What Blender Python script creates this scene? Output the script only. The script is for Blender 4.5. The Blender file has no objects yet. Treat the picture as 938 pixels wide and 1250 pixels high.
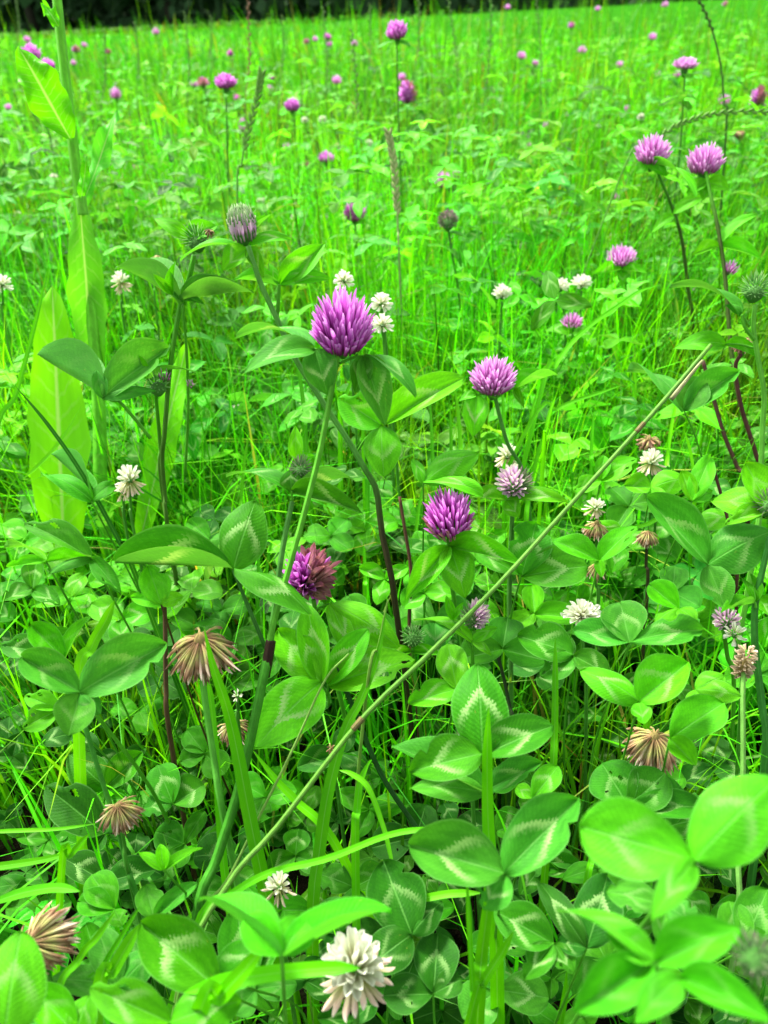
import bpy, math, random
import numpy as np
from mathutils import Vector, Matrix
from math import radians, sin, cos, pi

rnd = random.Random(7)
rng = np.random.default_rng(11)
scene = bpy.context.scene
COL = scene.collection

# ------------------------------------------------------------------ camera, sky, sun, exposure
F, CX, CY = 940.0, 469.0, 625.0
CAM = Vector((0, 0, 0.42))
ROT = Matrix.Rotation(radians(57.0), 3, 'X') @ Matrix.Rotation(radians(-3.0), 3, 'Z')
cam_d = bpy.data.cameras.new('camera')
cam = bpy.data.objects.new('camera', cam_d)
COL.objects.link(cam)
cam.matrix_world = Matrix.Translation(CAM) @ ROT.to_4x4()
cam_d.sensor_fit = 'VERTICAL'
cam_d.sensor_height = 36
cam_d.lens = 36 * F / 1250
cam_d.clip_start = 0.01
cam_d.clip_end = 2000
cam_d.dof.use_dof = True
cam_d.dof.focus_distance = 0.375
cam_d.dof.aperture_fstop = 12.5
scene.camera = cam

SUN_EL, SUN_AZ = radians(56), radians(-35)
w = bpy.data.worlds.new('World')
scene.world = w
w.use_nodes = True
nt = w.node_tree
bg = nt.nodes['Background']
sky = nt.nodes.new('ShaderNodeTexSky')
sky.sky_type = 'NISHITA'
sky.sun_disc = False
sky.sun_elevation = SUN_EL
sky.sun_rotation = SUN_AZ
sky.dust_density = 3.0
hs = nt.nodes.new('ShaderNodeHueSaturation')
hs.inputs['Saturation'].default_value = 0.12      # a thin overcast: the blue is mostly greyed out
nt.links.new(sky.outputs[0], hs.inputs['Color'])
nt.links.new(hs.outputs[0], bg.inputs['Color'])
bg.inputs['Strength'].default_value = 0.125
sun_d = bpy.data.lights.new('sun', 'SUN')
sun_d.energy = 3.1
sun_d.angle = radians(11)
sun_d.color = (1, 0.95, 0.84)
sun = bpy.data.objects.new('sun', sun_d)
COL.objects.link(sun)
sdir = Vector((sin(SUN_AZ) * cos(SUN_EL), cos(SUN_AZ) * cos(SUN_EL), sin(SUN_EL)))
sun.rotation_euler = sdir.to_track_quat('Z', 'Y').to_euler()
sun.location = sdir * 50
scene.view_settings.view_transform = 'Standard'
scene.view_settings.look = 'None'
scene.view_settings.exposure = 1.7
scene.view_settings.gamma = 1
scene.cycles.max_bounces = 7
scene.cycles.transmission_bounces = 4
scene.cycles.diffuse_bounces = 1
scene.cycles.use_denoising = True


# ------------------------------------------------------------------ geometry helpers
def ray(px, py):
    return ROT @ Vector(((px - CX) / F, (CY - py) / F, -1))


def at(px, py, d=None, z=None):
    """a point of the meadow: where the sight line at (px, py) is d metres away, or z metres above the soil"""
    r = ray(px, py)
    if d is None:
        d = (z - CAM.z) / r.z if r.z < -0.01 else 3.0
    return CAM + r * d


def depth(p):
    return (ROT.transposed() @ (p - CAM)).z * -1


def proj(p):
    q = ROT.transposed() @ (p - CAM)
    return CX + F * q.x / -q.z, CY - F * q.y / -q.z


def new(name, data, parent=None, m=None):
    o = bpy.data.objects.new(name, data)
    COL.objects.link(o)
    if parent is not None:
        o.parent = parent
    if m is not None:
        o.matrix_basis = m
    return o


def thing(name, label, cat, loc=(0, 0, 0), group=None):
    o = new(name, None)
    o.empty_display_size = 0.01
    o.location = loc
    o['label'] = label
    o['category'] = cat
    if group:
        o['group'] = group
    return o


def tag(o, label, cat, group=None):
    o['label'] = label
    o['category'] = cat
    if group:
        o['group'] = group
    return o


class MB:
    """verts, faces and per-vertex (u, v, r)"""

    def __init__(s):
        s.v, s.f, s.a = [], [], []

    def grid(s, rows, attrs):
        b = len(s.v)
        n = len(rows[0])
        for r, ar in zip(rows, attrs):
            s.v += [tuple(p) for p in r]
            s.a += ar
        for i in range(len(rows) - 1):
            for j in range(n - 1):
                k = b + i * n + j
                s.f.append((k, k + 1, k + n + 1, k + n))

    def tube(s, pts, radii, n=6, r=0.0, cap=True):
        b = len(s.v)
        m = len(pts)
        side = None
        for i, p in enumerate(pts):
            t = (pts[min(i + 1, m - 1)] - pts[max(i - 1, 0)])
            t = t.normalized() if t.length > 1e-9 else Vector((0, 0, 1))
            if side is None:
                side = t.cross(Vector((1, 0, 0)))
                if side.length < 0.1:
                    side = t.cross(Vector((0, 1, 0)))
            side = (side - t * side.dot(t)).normalized()
            up = t.cross(side)
            for k in range(n):
                a = 2 * pi * k / n
                s.v.append(tuple(p + (side * cos(a) + up * sin(a)) * radii[i]))
                s.a.append((k / n, i / (m - 1), r))
        for i in range(m - 1):
            for k in range(n):
                k2 = (k + 1) % n
                s.f.append((b + i * n + k, b + i * n + k2, b + (i + 1) * n + k2, b + (i + 1) * n + k))
        if cap:
            s.f.append(tuple(b + k for k in range(n))[::-1])
            s.f.append(tuple(b + (m - 1) * n + k for k in range(n)))

    def add(s, verts, faces, attrs, m=None, r=None):
        b = len(s.v)
        s.v += [tuple(m @ Vector(p)) for p in verts] if m is not None else [tuple(p) for p in verts]
        s.a += [(x[0], x[1], r) for x in attrs] if r is not None else list(attrs)
        s.f += [tuple(b + k for k in f) for f in faces]

    def data(s, name, mat):
        me = bpy.data.meshes.new(name)
        me.from_pydata(s.v, [], s.f)
        at_ = me.attributes.new('lc', 'FLOAT_VECTOR', 'POINT')
        at_.data.foreach_set('vector', np.array(s.a, dtype=np.float32).ravel())
        me.polygons.foreach_set('use_smooth', np.ones(len(s.f), dtype=bool))
        me.materials.append(mat)
        me.update()
        return me


def smooth(pts, n):
    """Catmull-Rom through pts"""
    p = [pts[0] * 2 - pts[1]] + list(pts) + [pts[-1] * 2 - pts[-2]]
    out = []
    m = len(pts) - 1
    for i in range(n):
        t = i / (n - 1) * m
        k = min(int(t), m - 1)
        t -= k
        a, b, c, d = p[k:k + 4]
        out.append(0.5 * ((2 * b) + (c - a) * t + (2 * a - 5 * b + 4 * c - d) * t * t + (3 * b - a - 3 * c + d) * t ** 3))
    return out


def np_mesh(name, V, T, mat, lc=None, tint=None):
    me = bpy.data.meshes.new(name)
    n, m = len(V), len(T)
    me.vertices.add(n)
    me.vertices.foreach_set('co', np.ascontiguousarray(V, dtype=np.float32).ravel())
    me.loops.add(m * 3)
    me.loops.foreach_set('vertex_index', np.ascontiguousarray(T, dtype=np.int32).ravel())
    me.polygons.add(m)
    me.polygons.foreach_set('loop_start', np.arange(0, m * 3, 3, dtype=np.int32))
    me.polygons.foreach_set('use_smooth', np.ones(m, dtype=bool))
    me.materials.append(mat)
    if lc is not None:
        me.attributes.new('lc', 'FLOAT_VECTOR', 'POINT').data.foreach_set('vector', np.ascontiguousarray(lc, dtype=np.float32).ravel())
    if tint is not None:
        me.attributes.new('tint', 'FLOAT_COLOR', 'POINT').data.foreach_set('color', np.ascontiguousarray(tint, dtype=np.float32).ravel())
    me.update(calc_edges=True)
    return me


# ------------------------------------------------------------------ materials
class NT:
    def __init__(s, name):
        s.m = bpy.data.materials.new(name)
        s.m.use_nodes = True
        s.t = s.m.node_tree
        s.b = s.t.nodes['Principled BSDF']
        s.out = s.t.nodes['Material Output']

    def n(s, kind, **kw):
        x = s.t.nodes.new('ShaderNode' + kind)
        for k, v in kw.items():
            setattr(x, k, v)
        return x

    def l(s, a, b):
        s.t.links.new(a, b)

    def put(s, sock, v):
        if isinstance(v, (int, float, tuple)):
            sock.default_value = v
        else:
            s.l(v, sock)

    def math(s, op, a, b=0.0, c=None):
        x = s.n('Math', operation=op)
        s.put(x.inputs[0], a)
        s.put(x.inputs[1], b)
        if c is not None:
            s.put(x.inputs[2], c)
        return x.outputs[0]

    def ramp(s, v, a, b, lo=0.0, hi=1.0):
        x = s.n('MapRange', interpolation_type='SMOOTHSTEP')
        s.put(x.inputs['Value'], v)
        s.put(x.inputs['From Min'], a)
        s.put(x.inputs['From Max'], b)
        s.put(x.inputs['To Min'], lo)
        s.put(x.inputs['To Max'], hi)
        return x.outputs[0]

    def mix(s, f, a, b, blend='MIX'):
        x = s.n('Mix', data_type='RGBA', blend_type=blend)
        s.put(x.inputs[0], f)
        s.put(x.inputs[6], a)
        s.put(x.inputs[7], b)
        return x.outputs[2]

    def noise(s, vec, scale, detail=2.0, rough=0.5):
        x = s.n('TexNoise')
        x.inputs['Scale'].default_value = scale
        x.inputs['Detail'].default_value = detail
        x.inputs['Roughness'].default_value = rough
        if vec is not None:
            s.l(vec, x.inputs['Vector'])
        return x

    def attr(s, name):
        return s.n('Attribute', attribute_name=name)

    def translucent(s, color, fac):
        tr = s.n('BsdfTranslucent')
        s.put(tr.inputs['Color'], color)
        mx = s.n('MixShader')
        s.put(mx.inputs[0], fac)
        s.l(s.b.outputs[0], mx.inputs[1])
        s.l(tr.outputs[0], mx.inputs[2])
        s.l(mx.outputs[0], s.out.inputs['Surface'])


def leaf_material(name, per_point=False):
    m = NT(name)
    lc = m.attr('lc')
    sp = m.n('SeparateXYZ')
    m.l(lc.outputs['Vector'], sp.inputs[0])
    u, v, r = sp.outputs
    oi = m.n('ObjectInfo')
    if per_point:
        ta = m.attr('tint')
        tint, strength, rn = ta.outputs['Color'], ta.outputs['Alpha'], r
    else:
        tint, strength, rn = oi.outputs['Color'], oi.outputs['Alpha'], oi.outputs['Random']
    au = m.math('ABSOLUTE', u)
    off = m.n('CombineXYZ')
    m.put(off.inputs[0], m.math('MULTIPLY', rn, 37.0))
    m.put(off.inputs[1], m.math('MULTIPLY', rn, 91.0))
    va = m.n('VectorMath', operation='ADD')
    m.l(lc.outputs['Vector'], va.inputs[0])
    m.l(off.outputs[0], va.inputs[1])
    nz = m.noise(va.outputs[0], 3.0, 4.0, 0.6)
    nf = m.noise(va.outputs[0], 24.0, 3.0, 0.6)
    # side veins run from the midrib outwards and towards the tip
    ph = m.math('SUBTRACT', v, m.math('MULTIPLY', au, 0.22))
    wob = m.math('MULTIPLY', nz.outputs['Fac'], 0.05)
    vein = m.math('SINE', m.math('MULTIPLY', m.math('ADD', ph, wob), 2 * pi * 19))
    veinm = m.ramp(vein, 0.7, 1.0)
    # pale chevron
    v0 = m.math('SUBTRACT', 0.70, m.math('MULTIPLY', au, m.math('ADD', 0.30, m.math('MULTIPLY', rn, 0.22))))
    dd = m.math('SUBTRACT', v, v0)
    dd = m.math('ADD', dd, m.math('MULTIPLY', m.math('SUBTRACT', nz.outputs['Fac'], 0.5), 0.16))
    dd = m.math('ADD', dd, m.math('MULTIPLY', vein, 0.018))
    dd = m.math('ADD', dd, m.math('MULTIPLY', m.math('SUBTRACT', nf.outputs['Fac'], 0.5), 0.22))
    mark = m.math('MULTIPLY', m.ramp(dd, -0.17, -0.01), m.ramp(dd, 0.025, 0.0))
    blot = m.noise(va.outputs[0], 2.2, 5.0, .65)
    mark = m.math('MULTIPLY', mark, m.ramp(blot.outputs['Fac'], .25, .48, .2, 1.0))
    mark = m.math('MULTIPLY', mark, m.ramp(au, 0.98, 0.45))
    mark = m.math('MULTIPLY', mark, strength)
    c = m.mix(m.ramp(nz.outputs['Fac'], 0.35, 0.7), m.mix(1.0, tint, (0.76, 0.78, 0.76, 1), 'MULTIPLY'),
              m.mix(1.0, tint, (1.25, 1.12, 1.1, 1), 'MULTIPLY'))
    c = m.mix(m.math('MULTIPLY', m.ramp(nf.outputs['Fac'], 0.5, 0.72), 0.38), c, m.mix(1.0, tint, (1.5, 1.3, 1.4, 1), 'MULTIPLY'))
    c = m.mix(m.math('MULTIPLY', veinm, 0.34), c, m.mix(1.0, tint, (0.6, 0.74, 0.6, 1), 'MULTIPLY'))
    c = m.mix(m.math('MULTIPLY', mark, 0.78), c, (0.32, 0.56, 0.18, 1))
    rib = m.ramp(au, 0.055, 0.012)
    c = m.mix(m.math('MULTIPLY', rib, 0.4), c, (0.17, 0.48, 0.09, 1))
    c = m.mix(m.math('MULTIPLY', m.ramp(au, 0.93, 0.99), 0.25), c, (0.20, 0.50, 0.13, 1))
    # yellowed specks on some leaves
    n2 = m.noise(va.outputs[0], 7.0, 3.0, .7)
    sick = m.math('MULTIPLY', m.ramp(n2.outputs['Fac'], .66, .72), m.ramp(m.math('FRACT', m.math('MULTIPLY', rn, 7.3)), .45, .6))
    c = m.mix(m.math('MULTIPLY', sick, .55), c, (.30, .34, .05, 1))
    geo = m.n('NewGeometry')
    c = m.mix(m.math('MULTIPLY', geo.outputs['Backfacing'], 0.30), c, (0.14, 0.40, 0.10, 1))
    m.l(c, m.b.inputs['Base Color'])
    m.put(m.b.inputs['Roughness'], m.math('ADD', 0.42, m.math('MULTIPLY', nz.outputs['Fac'], 0.2)))
    m.b.inputs['Specular IOR Level'].default_value = 0.13
    bump = m.n('Bump')
    bump.inputs['Strength'].default_value = 0.55
    bump.inputs['Distance'].default_value = 0.0004
    h = m.math('ADD', m.math('MULTIPLY', vein, -0.12), m.math('MULTIPLY', nf.outputs['Fac'], 0.9))
    h = m.math('SUBTRACT', h, m.math('MULTIPLY', rib, 0.8))
    m.l(h, bump.inputs['Height'])
    m.l(bump.outputs[0], m.b.inputs['Normal'])
    m.translucent(m.mix(1.0, c, (1.5, 1.3, 0.5, 1), 'MULTIPLY'), 0.34)
    return m.m


def grass_material(name, per_point=False):
    m = NT(name)
    lc = m.attr('lc')
    sp = m.n('SeparateXYZ')
    m.l(lc.outputs['Vector'], sp.inputs[0])
    u, v, r = sp.outputs
    tint = m.attr('tint').outputs['Color'] if per_point else m.n('ObjectInfo').outputs['Color']
    st = m.math('SINE', m.math('MULTIPLY', u, 26.0))
    c = m.mix(m.math('MULTIPLY', m.ramp(st, 0.1, 1.0), 0.30), tint, m.mix(1.0, tint, (0.5, 0.62, 0.5, 1), 'MULTIPLY'))
    tc = m.n('TexCoord')
    nz = m.noise(tc.outputs['Object'], 60.0, 3.0)
    c = m.mix(m.ramp(nz.outputs['Fac'], 0.35, 0.75), c, m.mix(1.0, c, (1.3, 1.15, 1.2, 1), 'MULTIPLY'))
    c = m.mix(m.math('MULTIPLY', m.ramp(m.math('ABSOLUTE', u), 0.12, 0.0), 0.35), c, (0.25, 0.55, 0.12, 1))
    m.l(c, m.b.inputs['Base Color'])
    m.b.inputs['Roughness'].default_value = 0.45
    m.b.inputs['Specular IOR Level'].default_value = 0.12
    m.translucent(m.mix(1.0, c, (1.5, 1.3, 0.5, 1), 'MULTIPLY'), 0.32)
    return m.m


def stem_material(name):
    m = NT(name)
    oi = m.n('ObjectInfo')
    lc = m.attr('lc')
    sp = m.n('SeparateXYZ')
    m.l(lc.outputs['Vector'], sp.inputs[0])
    u, v, r = sp.outputs
    tc = m.n('TexCoord')
    mp = m.n('Mapping')
    mp.inputs['Scale'].default_value = (1, 1, 0.25)
    m.l(tc.outputs['Object'], mp.inputs[0])
    nz = m.noise(mp.outputs[0], 260.0, 4.0, 0.6)
    st = m.math('SINE', m.math('MULTIPLY', u, 2 * pi * 6))
    c = m.mix(m.ramp(nz.outputs['Fac'], 0.35, 0.7), m.mix(1.0, oi.outputs['Color'], (0.7, 0.72, 0.7, 1), 'MULTIPLY'), oi.outputs['Color'])
    c = m.mix(m.math('MULTIPLY', m.ramp(st, 0.0, 1.0), 0.3), c, m.mix(1.0, c, (1.3, 1.35, 1.1, 1), 'MULTIPLY'))
    # r carries how far this stretch of stem has turned brown
    c = m.mix(r, c, (0.035, 0.016, 0.012, 1))
    m.l(c, m.b.inputs['Base Color'])
    m.b.inputs['Roughness'].default_value = 0.5
    m.b.inputs['Specular IOR Level'].default_value = 0.10
    bump = m.n('Bump')
    bump.inputs['Strength'].default_value = 0.5
    bump.inputs['Distance'].default_value = 0.0003
    m.l(m.math('ADD', st, nz.outputs['Fac']), bump.inputs['Height'])
    m.l(bump.outputs[0], m.b.inputs['Normal'])
    return m.m


def floret_material(name, stops, var=0.35, trans=0.3, rough=0.55):
    """stops: (v, colour) along the floret from its foot to its tip"""
    m = NT(name)
    lc = m.attr('lc')
    sp = m.n('SeparateXYZ')
    m.l(lc.outputs['Vector'], sp.inputs[0])
    u, v, r = sp.outputs
    oi = m.n('ObjectInfo')
    rn = m.math('FRACT', m.math('ADD', r, oi.outputs['Random']))
    cr = m.n('ValToRGB')
    e = cr.color_ramp.elements
    while len(e) < len(stops):
        e.new(0.5)
    for x, (p, c) in zip(e, stops):
        x.position = p
        x.color = (*c, 1)
    vv = m.math('ADD', v, m.math('MULTIPLY', m.math('SUBTRACT', rn, 0.5), 0.18))
    m.l(vv, cr.inputs[0])
    k = m.math('ADD', 1 - var, m.math('MULTIPLY', rn, 2 * var))
    kk = m.n('CombineColor')
    for i in range(3):
        m.put(kk.inputs[i], k)
    c = m.mix(1.0, cr.outputs[0], kk.outputs[0], 'MULTIPLY')
    rib = m.ramp(m.math('ABSOLUTE', u), 0.35, 0.0)
    c = m.mix(m.math('MULTIPLY', rib, 0.35), c, m.mix(1.0, c, (0.65, 0.5, 0.7, 1), 'MULTIPLY'))
    m.l(c, m.b.inputs['Base Color'])
    m.b.inputs['Roughness'].default_value = rough
    m.b.inputs['Specular IOR Level'].default_value = 0.25
    m.translucent(c, trans)
    return m.m


LEAF = leaf_material('clover_leaf_skin')
LEAF_S = leaf_material('clover_leaf_skin_mass', True)
GRASS = grass_material('grass_skin')
GRASS_S = grass_material('grass_skin_mass', True)
STEM = stem_material('stem_skin')
M_RED = floret_material('pink_purple_petal', [(0.0, (.08, .13, .04)), (.16, (.24, .02, .13)), (.42, (.54, .05, .46)), (.72, (.76, .16, .74)), (1.0, (.88, .40, .90))], .34, .35)
M_PINK = floret_material('pale_pink_petal', [(0.0, (.10, .15, .05)), (.16, (.34, .05, .20)), (.42, (.64, .14, .56)), (.72, (.84, .32, .80)), (1.0, (.92, .58, .92))], .26, .35)
M_BUD = floret_material('lilac_bud_petal', [(0.0, (.12, .18, .05)), (.2, (.50, .36, .38)), (.5, (.74, .42, .72)), (.8, (.78, .60, .70)), (1.0, (.60, .68, .42))])
M_WHITE = floret_material('cream_petal', [(0.0, (.34, .46, .14)), (.2, (.62, .62, .36)), (.42, (.80, .86, .58)), (.8, (.86, .90, .72)), (1.0, (.86, .90, .74))], .06)
M_FADED = floret_material('faded_petal', [(0.0, (.30, .28, .06)), (.3, (.42, .48, .14)), (.6, (.68, .60, .36)), (.85, (.74, .56, .44)), (1.0, (.80, .70, .56))], .2)
M_BROWN = floret_material('withered_petal', [(0.0, (.30, .14, .08)), (.25, (.42, .30, .13)), (.48, (.46, .48, .15)), (.66, (.42, .28, .15)), (.85, (.24, .12, .065)), (1.0, (.52, .38, .24))], .5)
M_DEAD = floret_material('dead_petal', [(0.0, (.14, .05, .03)), (.5, (.22, .11, .06)), (1.0, (.28, .16, .09))], .5)
M_WILT = floret_material('wilting_petal', [(0.0, (.22, .20, .06)), (.25, (.58, .42, .28)), (.6, (.66, .34, .30)), (.85, (.46, .16, .24)), (1.0, (.36, .14, .12))], .45)
M_GREEN = floret_material('green_sepal', [(0.0, (.08, .28, .05)), (.5, (.17, .42, .10)), (1.0, (.42, .62, .26))], .35)
M_PALEG = floret_material('pale_green_sepal', [(0.0, (.10, .26, .06)), (.5, (.30, .52, .20)), (1.0, (.55, .70, .40))], .25)
M_GREY = floret_material('grey_sepal', [(0.0, (.10, .22, .08)), (.5, (.16, .26, .10)), (.8, (.22, .13, .16)), (1.0, (.34, .24, .26))], .4)
M_TAN = floret_material('tan_fuzz', [(0.0, (.30, .24, .10)), (.6, (.54, .42, .26)), (1.0, (.68, .56, .40))], .35)

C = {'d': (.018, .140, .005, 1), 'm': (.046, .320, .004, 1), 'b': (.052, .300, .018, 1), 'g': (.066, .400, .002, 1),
     'y': (.110, .580, .002, 1), 'l': (.092, .480, .006, 1), 'e': (.036, .240, .005, 1), 's': (.190, .270, .030, 1), 'n': (.066, .460, .008, 1)}


def tone(k, mark=0.9):
    c = C[k]
    f = rnd.uniform(.88, 1.14)
    return (c[0] * f * rnd.uniform(.85, 1.2), c[1] * f, c[2] * f * rnd.uniform(.8, 1.25), mark)


# ------------------------------------------------------------------ leaflet meshes (unit: length 1 along +Y, width 1, normal +Z)
def prof_oval(v):
    return max(0.0, (sin(pi * v ** 0.92)) ** 0.62 * (1 - 0.10 * v))


def prof_round(v):
    return max(0.0, (sin(pi * v ** 1.25)) ** 0.55)


def prof_lance(v):
    return max(0.0, (sin(pi * v ** 0.80)) ** 0.75 * (1 - 0.18 * v))


def leaflet(name, prof, nv, nu, fold, droop, wave, seed, bite=None, hole=None, notch=0.0):
    r_ = random.Random(seed)
    ph = [r_.uniform(0, 6.28) for _ in range(6)]
    mb = MB()
    rows, attrs = [], []
    mx = max(prof(i / 60) for i in range(61))
    for i in range(nv + 1):
        v = i / nv
        vv = 0.5 - 0.5 * cos(pi * v)
        vv = 0.6 * v + 0.4 * vv
        hw = 0.5 * prof(min(max(vv, 0.0), 1.0)) / mx
        hw = max(hw, 0.012)
        row, ar = [], []
        for j in range(nu + 1):
            u = -1 + 2 * j / nu
            h = hw * (1 + 0.035 * sin(9 * vv + ph[0] + (2 if u > 0 else 0)) * (abs(u) > .9))
            if bite:
                for (bs, bv, br) in bite:
                    if u * bs > 0:
                        q = abs(vv - bv) / br
                        if q < 1:
                            h *= 1 - 0.42 * math.sqrt(1 - q * q)
            x = u * h
            z = fold * abs(x) * 1.3 + droop * 1.7 * vv * (1 - vv) + wave * sin(5.5 * vv + ph[1]) * u * 0.35 + wave * 0.5 * sin(3 * vv + 2.2 * u + ph[2]) \
                + 0.0015 * sin(2 * pi * 19 * (vv - .22 * abs(u))) * min(1, abs(u) * 3) * (1 - abs(u))
            y = vv - notch * max(0, vv - .8) * (1 - abs(u)) * 2
            row.append((x, y, z))
            ar.append((u, vv, 0.0))
        rows.append(row)
        attrs.append(ar)
    mb.grid(rows, attrs)
    if hole:
        keep = []
        for f in mb.f:
            cx = sum(mb.v[k][0] for k in f) / len(f)
            cy = sum(mb.v[k][1] for k in f) / len(f)
            if all(((cx - hx) / hr) ** 2 + ((cy - hy) / hr) ** 2 > 1 + .5 * sin(7 * math.atan2(cy - hy, cx - hx)) for hx, hy, hr in hole):
                keep.append(f)
        mb.f = keep
    return mb.data(name, LEAF)


OV = [leaflet('leaflet_oval', prof_oval, 14, 10, .30, .10, .05, 1), leaflet('leaflet_oval', prof_oval, 14, 10, .12, .22, .09, 2),
      leaflet('leaflet_oval', prof_oval, 14, 10, .45, .05, .07, 3), leaflet('leaflet_oval', prof_oval, 16, 10, .20, .16, .10, 4, bite=[(1, .72, .07)]),
      leaflet('leaflet_oval', prof_oval, 14, 10, -.10, .30, .06, 9)]
RO = [leaflet('leaflet_round', prof_round, 12, 10, .25, .08, .05, 5), leaflet('leaflet_round', prof_round, 12, 10, .10, .16, .09, 6),
      leaflet('leaflet_round', prof_round, 12, 10, .35, .02, .06, 7, notch=.25), leaflet('leaflet_round', prof_round, 16, 10, .2, .12, .08, 8, bite=[(-1, .62, .08), (1, .85, .05)])]
HOLED = leaflet('leaflet_holed', prof_round, 34, 26, .15, .10, .06, 12, hole=[(.16, .55, .045), (-.22, .45, .028), (.05, .75, .02)])
GNAWED = leaflet('leaflet_gnawed', prof_oval, 34, 26, .15, .15, .06, 13, bite=[(1, .8, .1)], hole=[(.25, .62, .06), (.02, .88, .05)])
LA = [leaflet('leaflet_narrow', prof_lance, 14, 8, .35, .12, .06, 21), leaflet('leaflet_narrow', prof_lance, 14, 8, .15, .25, .05, 22)]


def leaflet_matrix(b, t, w_px, n_hint):
    ax = t - b
    L = ax.length
    ax = ax / L
    mid = (b + t) / 2
    view = (mid - CAM).normalized()
    n = n_hint - ax * n_hint.dot(ax)
    if n.length < 1e-4:
        n = Vector((0, 0, 1)) - ax * ax.z
    n.normalize()
    x = ax.cross(n)
    px = lambda q: (q - view * q.dot(view)).length
    wm = w_px * depth(mid) / F
    wt = wm / max(px(x), .25)
    if wt < 0.32 * L:                                     # seen edge-on: roll it round its midrib instead of narrowing it
        wt = 0.34 * L
        best = None
        for k in range(-17, 18):
            a = radians(5 * k)
            n2 = n * cos(a) + x * sin(a)
            x2 = ax.cross(n2)
            e = abs(wt * px(x2) - wm) / L - .03 * n2.z
            if best is None or e < best[0]:
                best = (e, n2, x2)
        n, x = best[1], best[2]
    wt = min(wt, 1.05 * L)
    s = L
    return Matrix(((x.x * wt, ax.x * L, n.x * s, b.x), (x.y * wt, ax.y * L, n.y * s, b.y), (x.z * wt, ax.z * L, n.z * s, b.z), (0, 0, 0, 1)))


UP = Vector((0, 0, 1))


def petiole_mesh(name, pts, r0, r1, n=12, sides=6, brown=None):
    q = smooth(pts, n)
    mb = MB()
    mb.tube(q, [r0 + (r1 - r0) * i / (n - 1) for i in range(n)], sides)
    if brown:
        a, b, k = brown
        mb.a = [(x[0], x[1], k * min(1, max(0, (x[1] - a) / max(b - a, 1e-6)))) for x in mb.a]
    return mb.data(name, STEM)


G_ST = (.085, .38, .02, 1)


def trefoil(parent, pname, loc, J, tips, d=None, z=None, facing=.45, shapes='o', col='m', mark=.9, foot=None, pr=.00055, pcol=G_ST):
    """One compound leaf under PARENT (its Empty stands at LOC). J: junction pixel; tips: (px, py, width[, facing, variant]).
    foot: world point where the petiole starts. Returns the petiole object (leaf part)."""
    j = at(*J, d=d, z=z)
    if foot is None:
        foot = j + Vector((rnd.uniform(-.01, .01), rnd.uniform(0, .012), -.004))
    if len(foot) == 2 or isinstance(foot, list):
        pts = foot
    else:
        mid = foot.lerp(j, .55) + Vector((0, 0, .2 * (j - foot).length * .3))
        pts = [foot, mid, j]
    base = j if pname == 'leaf' else Vector(loc)
    me = petiole_mesh('petiole', [p - base for p in pts], pr * 1.15, pr * .8, 10)
    if pname == 'leaf':
        p = new('leaf', me, parent, Matrix.Translation(j - Vector(loc)))
        sub, rel = p, j
    else:
        p = new('petiole', me, parent)
        sub, rel = parent, Vector(loc)
    p.color = pcol
    for tp in tips:
        tx, ty, wpx = tp[:3]
        f = tp[3] if len(tp) > 3 and tp[3] is not None else facing
        toc = (CAM - j).normalized()
        n0 = UP.lerp(toc, f)
        n0 = (n0 + Vector((rnd.uniform(-.1, .1), rnd.uniform(-.1, .1), 0))).normalized()
        r = ray(tx, ty)
        den = r.dot(n0)
        dj = depth(j)
        dt = (j - CAM).dot(n0) / den if abs(den) > 1e-3 else dj
        lim = max(.010, 1.1 * math.hypot(tx - J[0], ty - J[1]) * dj / F)
        dt = min(max(dt, dj - lim), dj + lim)
        t = CAM + r * dt
        kind = tp[4] if len(tp) > 4 else None
        if kind == 'hole':
            me = HOLED
        elif kind == 'gnaw':
            me = GNAWED
        else:
            s_ = kind or shapes
            me = rnd.choice({'o': OV, 'r': RO, 'n': LA}[s_])
            if s_ != 'n' and rnd.random() < .11:
                me = HOLED if s_ == 'r' else GNAWED
        M = leaflet_matrix(j, t, wpx * .93, n0)
        o = new('leaflet', me, sub, Matrix.Translation(-rel) @ M)
        o.color = tone(col, mark * rnd.uniform(.85, 1.25))
    return p


def clover_leaf(label, J, tips, d=None, z=None, ground=None, group=None, **kw):
    """a whole leaf of its own on a petiole that rises from the turf"""
    j = at(*J, d=d, z=z)
    g = Vector((j.x + rnd.uniform(-.02, .02), j.y + rnd.uniform(.005, .04), 0)) if ground is None else ground
    t = thing('clover_leaf', label, 'clover leaf', g, group or 'clover leaves')
    trefoil(t, 'petiole', g, J, tips, d, z, foot=[g, g.lerp(j, .5) + Vector((rnd.uniform(-.008, .008), .004, .01)), j], **kw)
    return t


# ------------------------------------------------------------------ flower heads
def floret_data(name, rows, cols, prof, fold, bend, mat, arch=0.0):
    mb = MB()
    R, A = [], []
    for v, hw in prof:
        row, ar = [], []
        for j in range(cols):
            u = -1 + 2 * j / (cols - 1)
            row.append((u * hw * .5, v, -fold * (abs(u) ** 1.5) * hw + bend * v * v + arch * 4 * v * (1 - v)))
            ar.append((u, v, 0.0))
        R.append(row)
        A.append(ar)
    mb.grid(R, A)
    return mb.data(name, mat), mb


P_LONG = [(0, .45), (.25, .52), (.48, .72), (.68, 1.0), (.87, .70), (1.0, .14)]
P_FAT = [(0, .45), (.3, .5), (.5, .85), (.72, 1.0), (.9, .85), (1.0, .3)]
P_SPIKE = [(0, 1.0), (.4, .8), (.8, .35), (1.0, .05)]
P_DRY = [(0, .35), (.3, .55), (.55, .8), (.8, .9), (.92, .6), (1.0, .1)]


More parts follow.
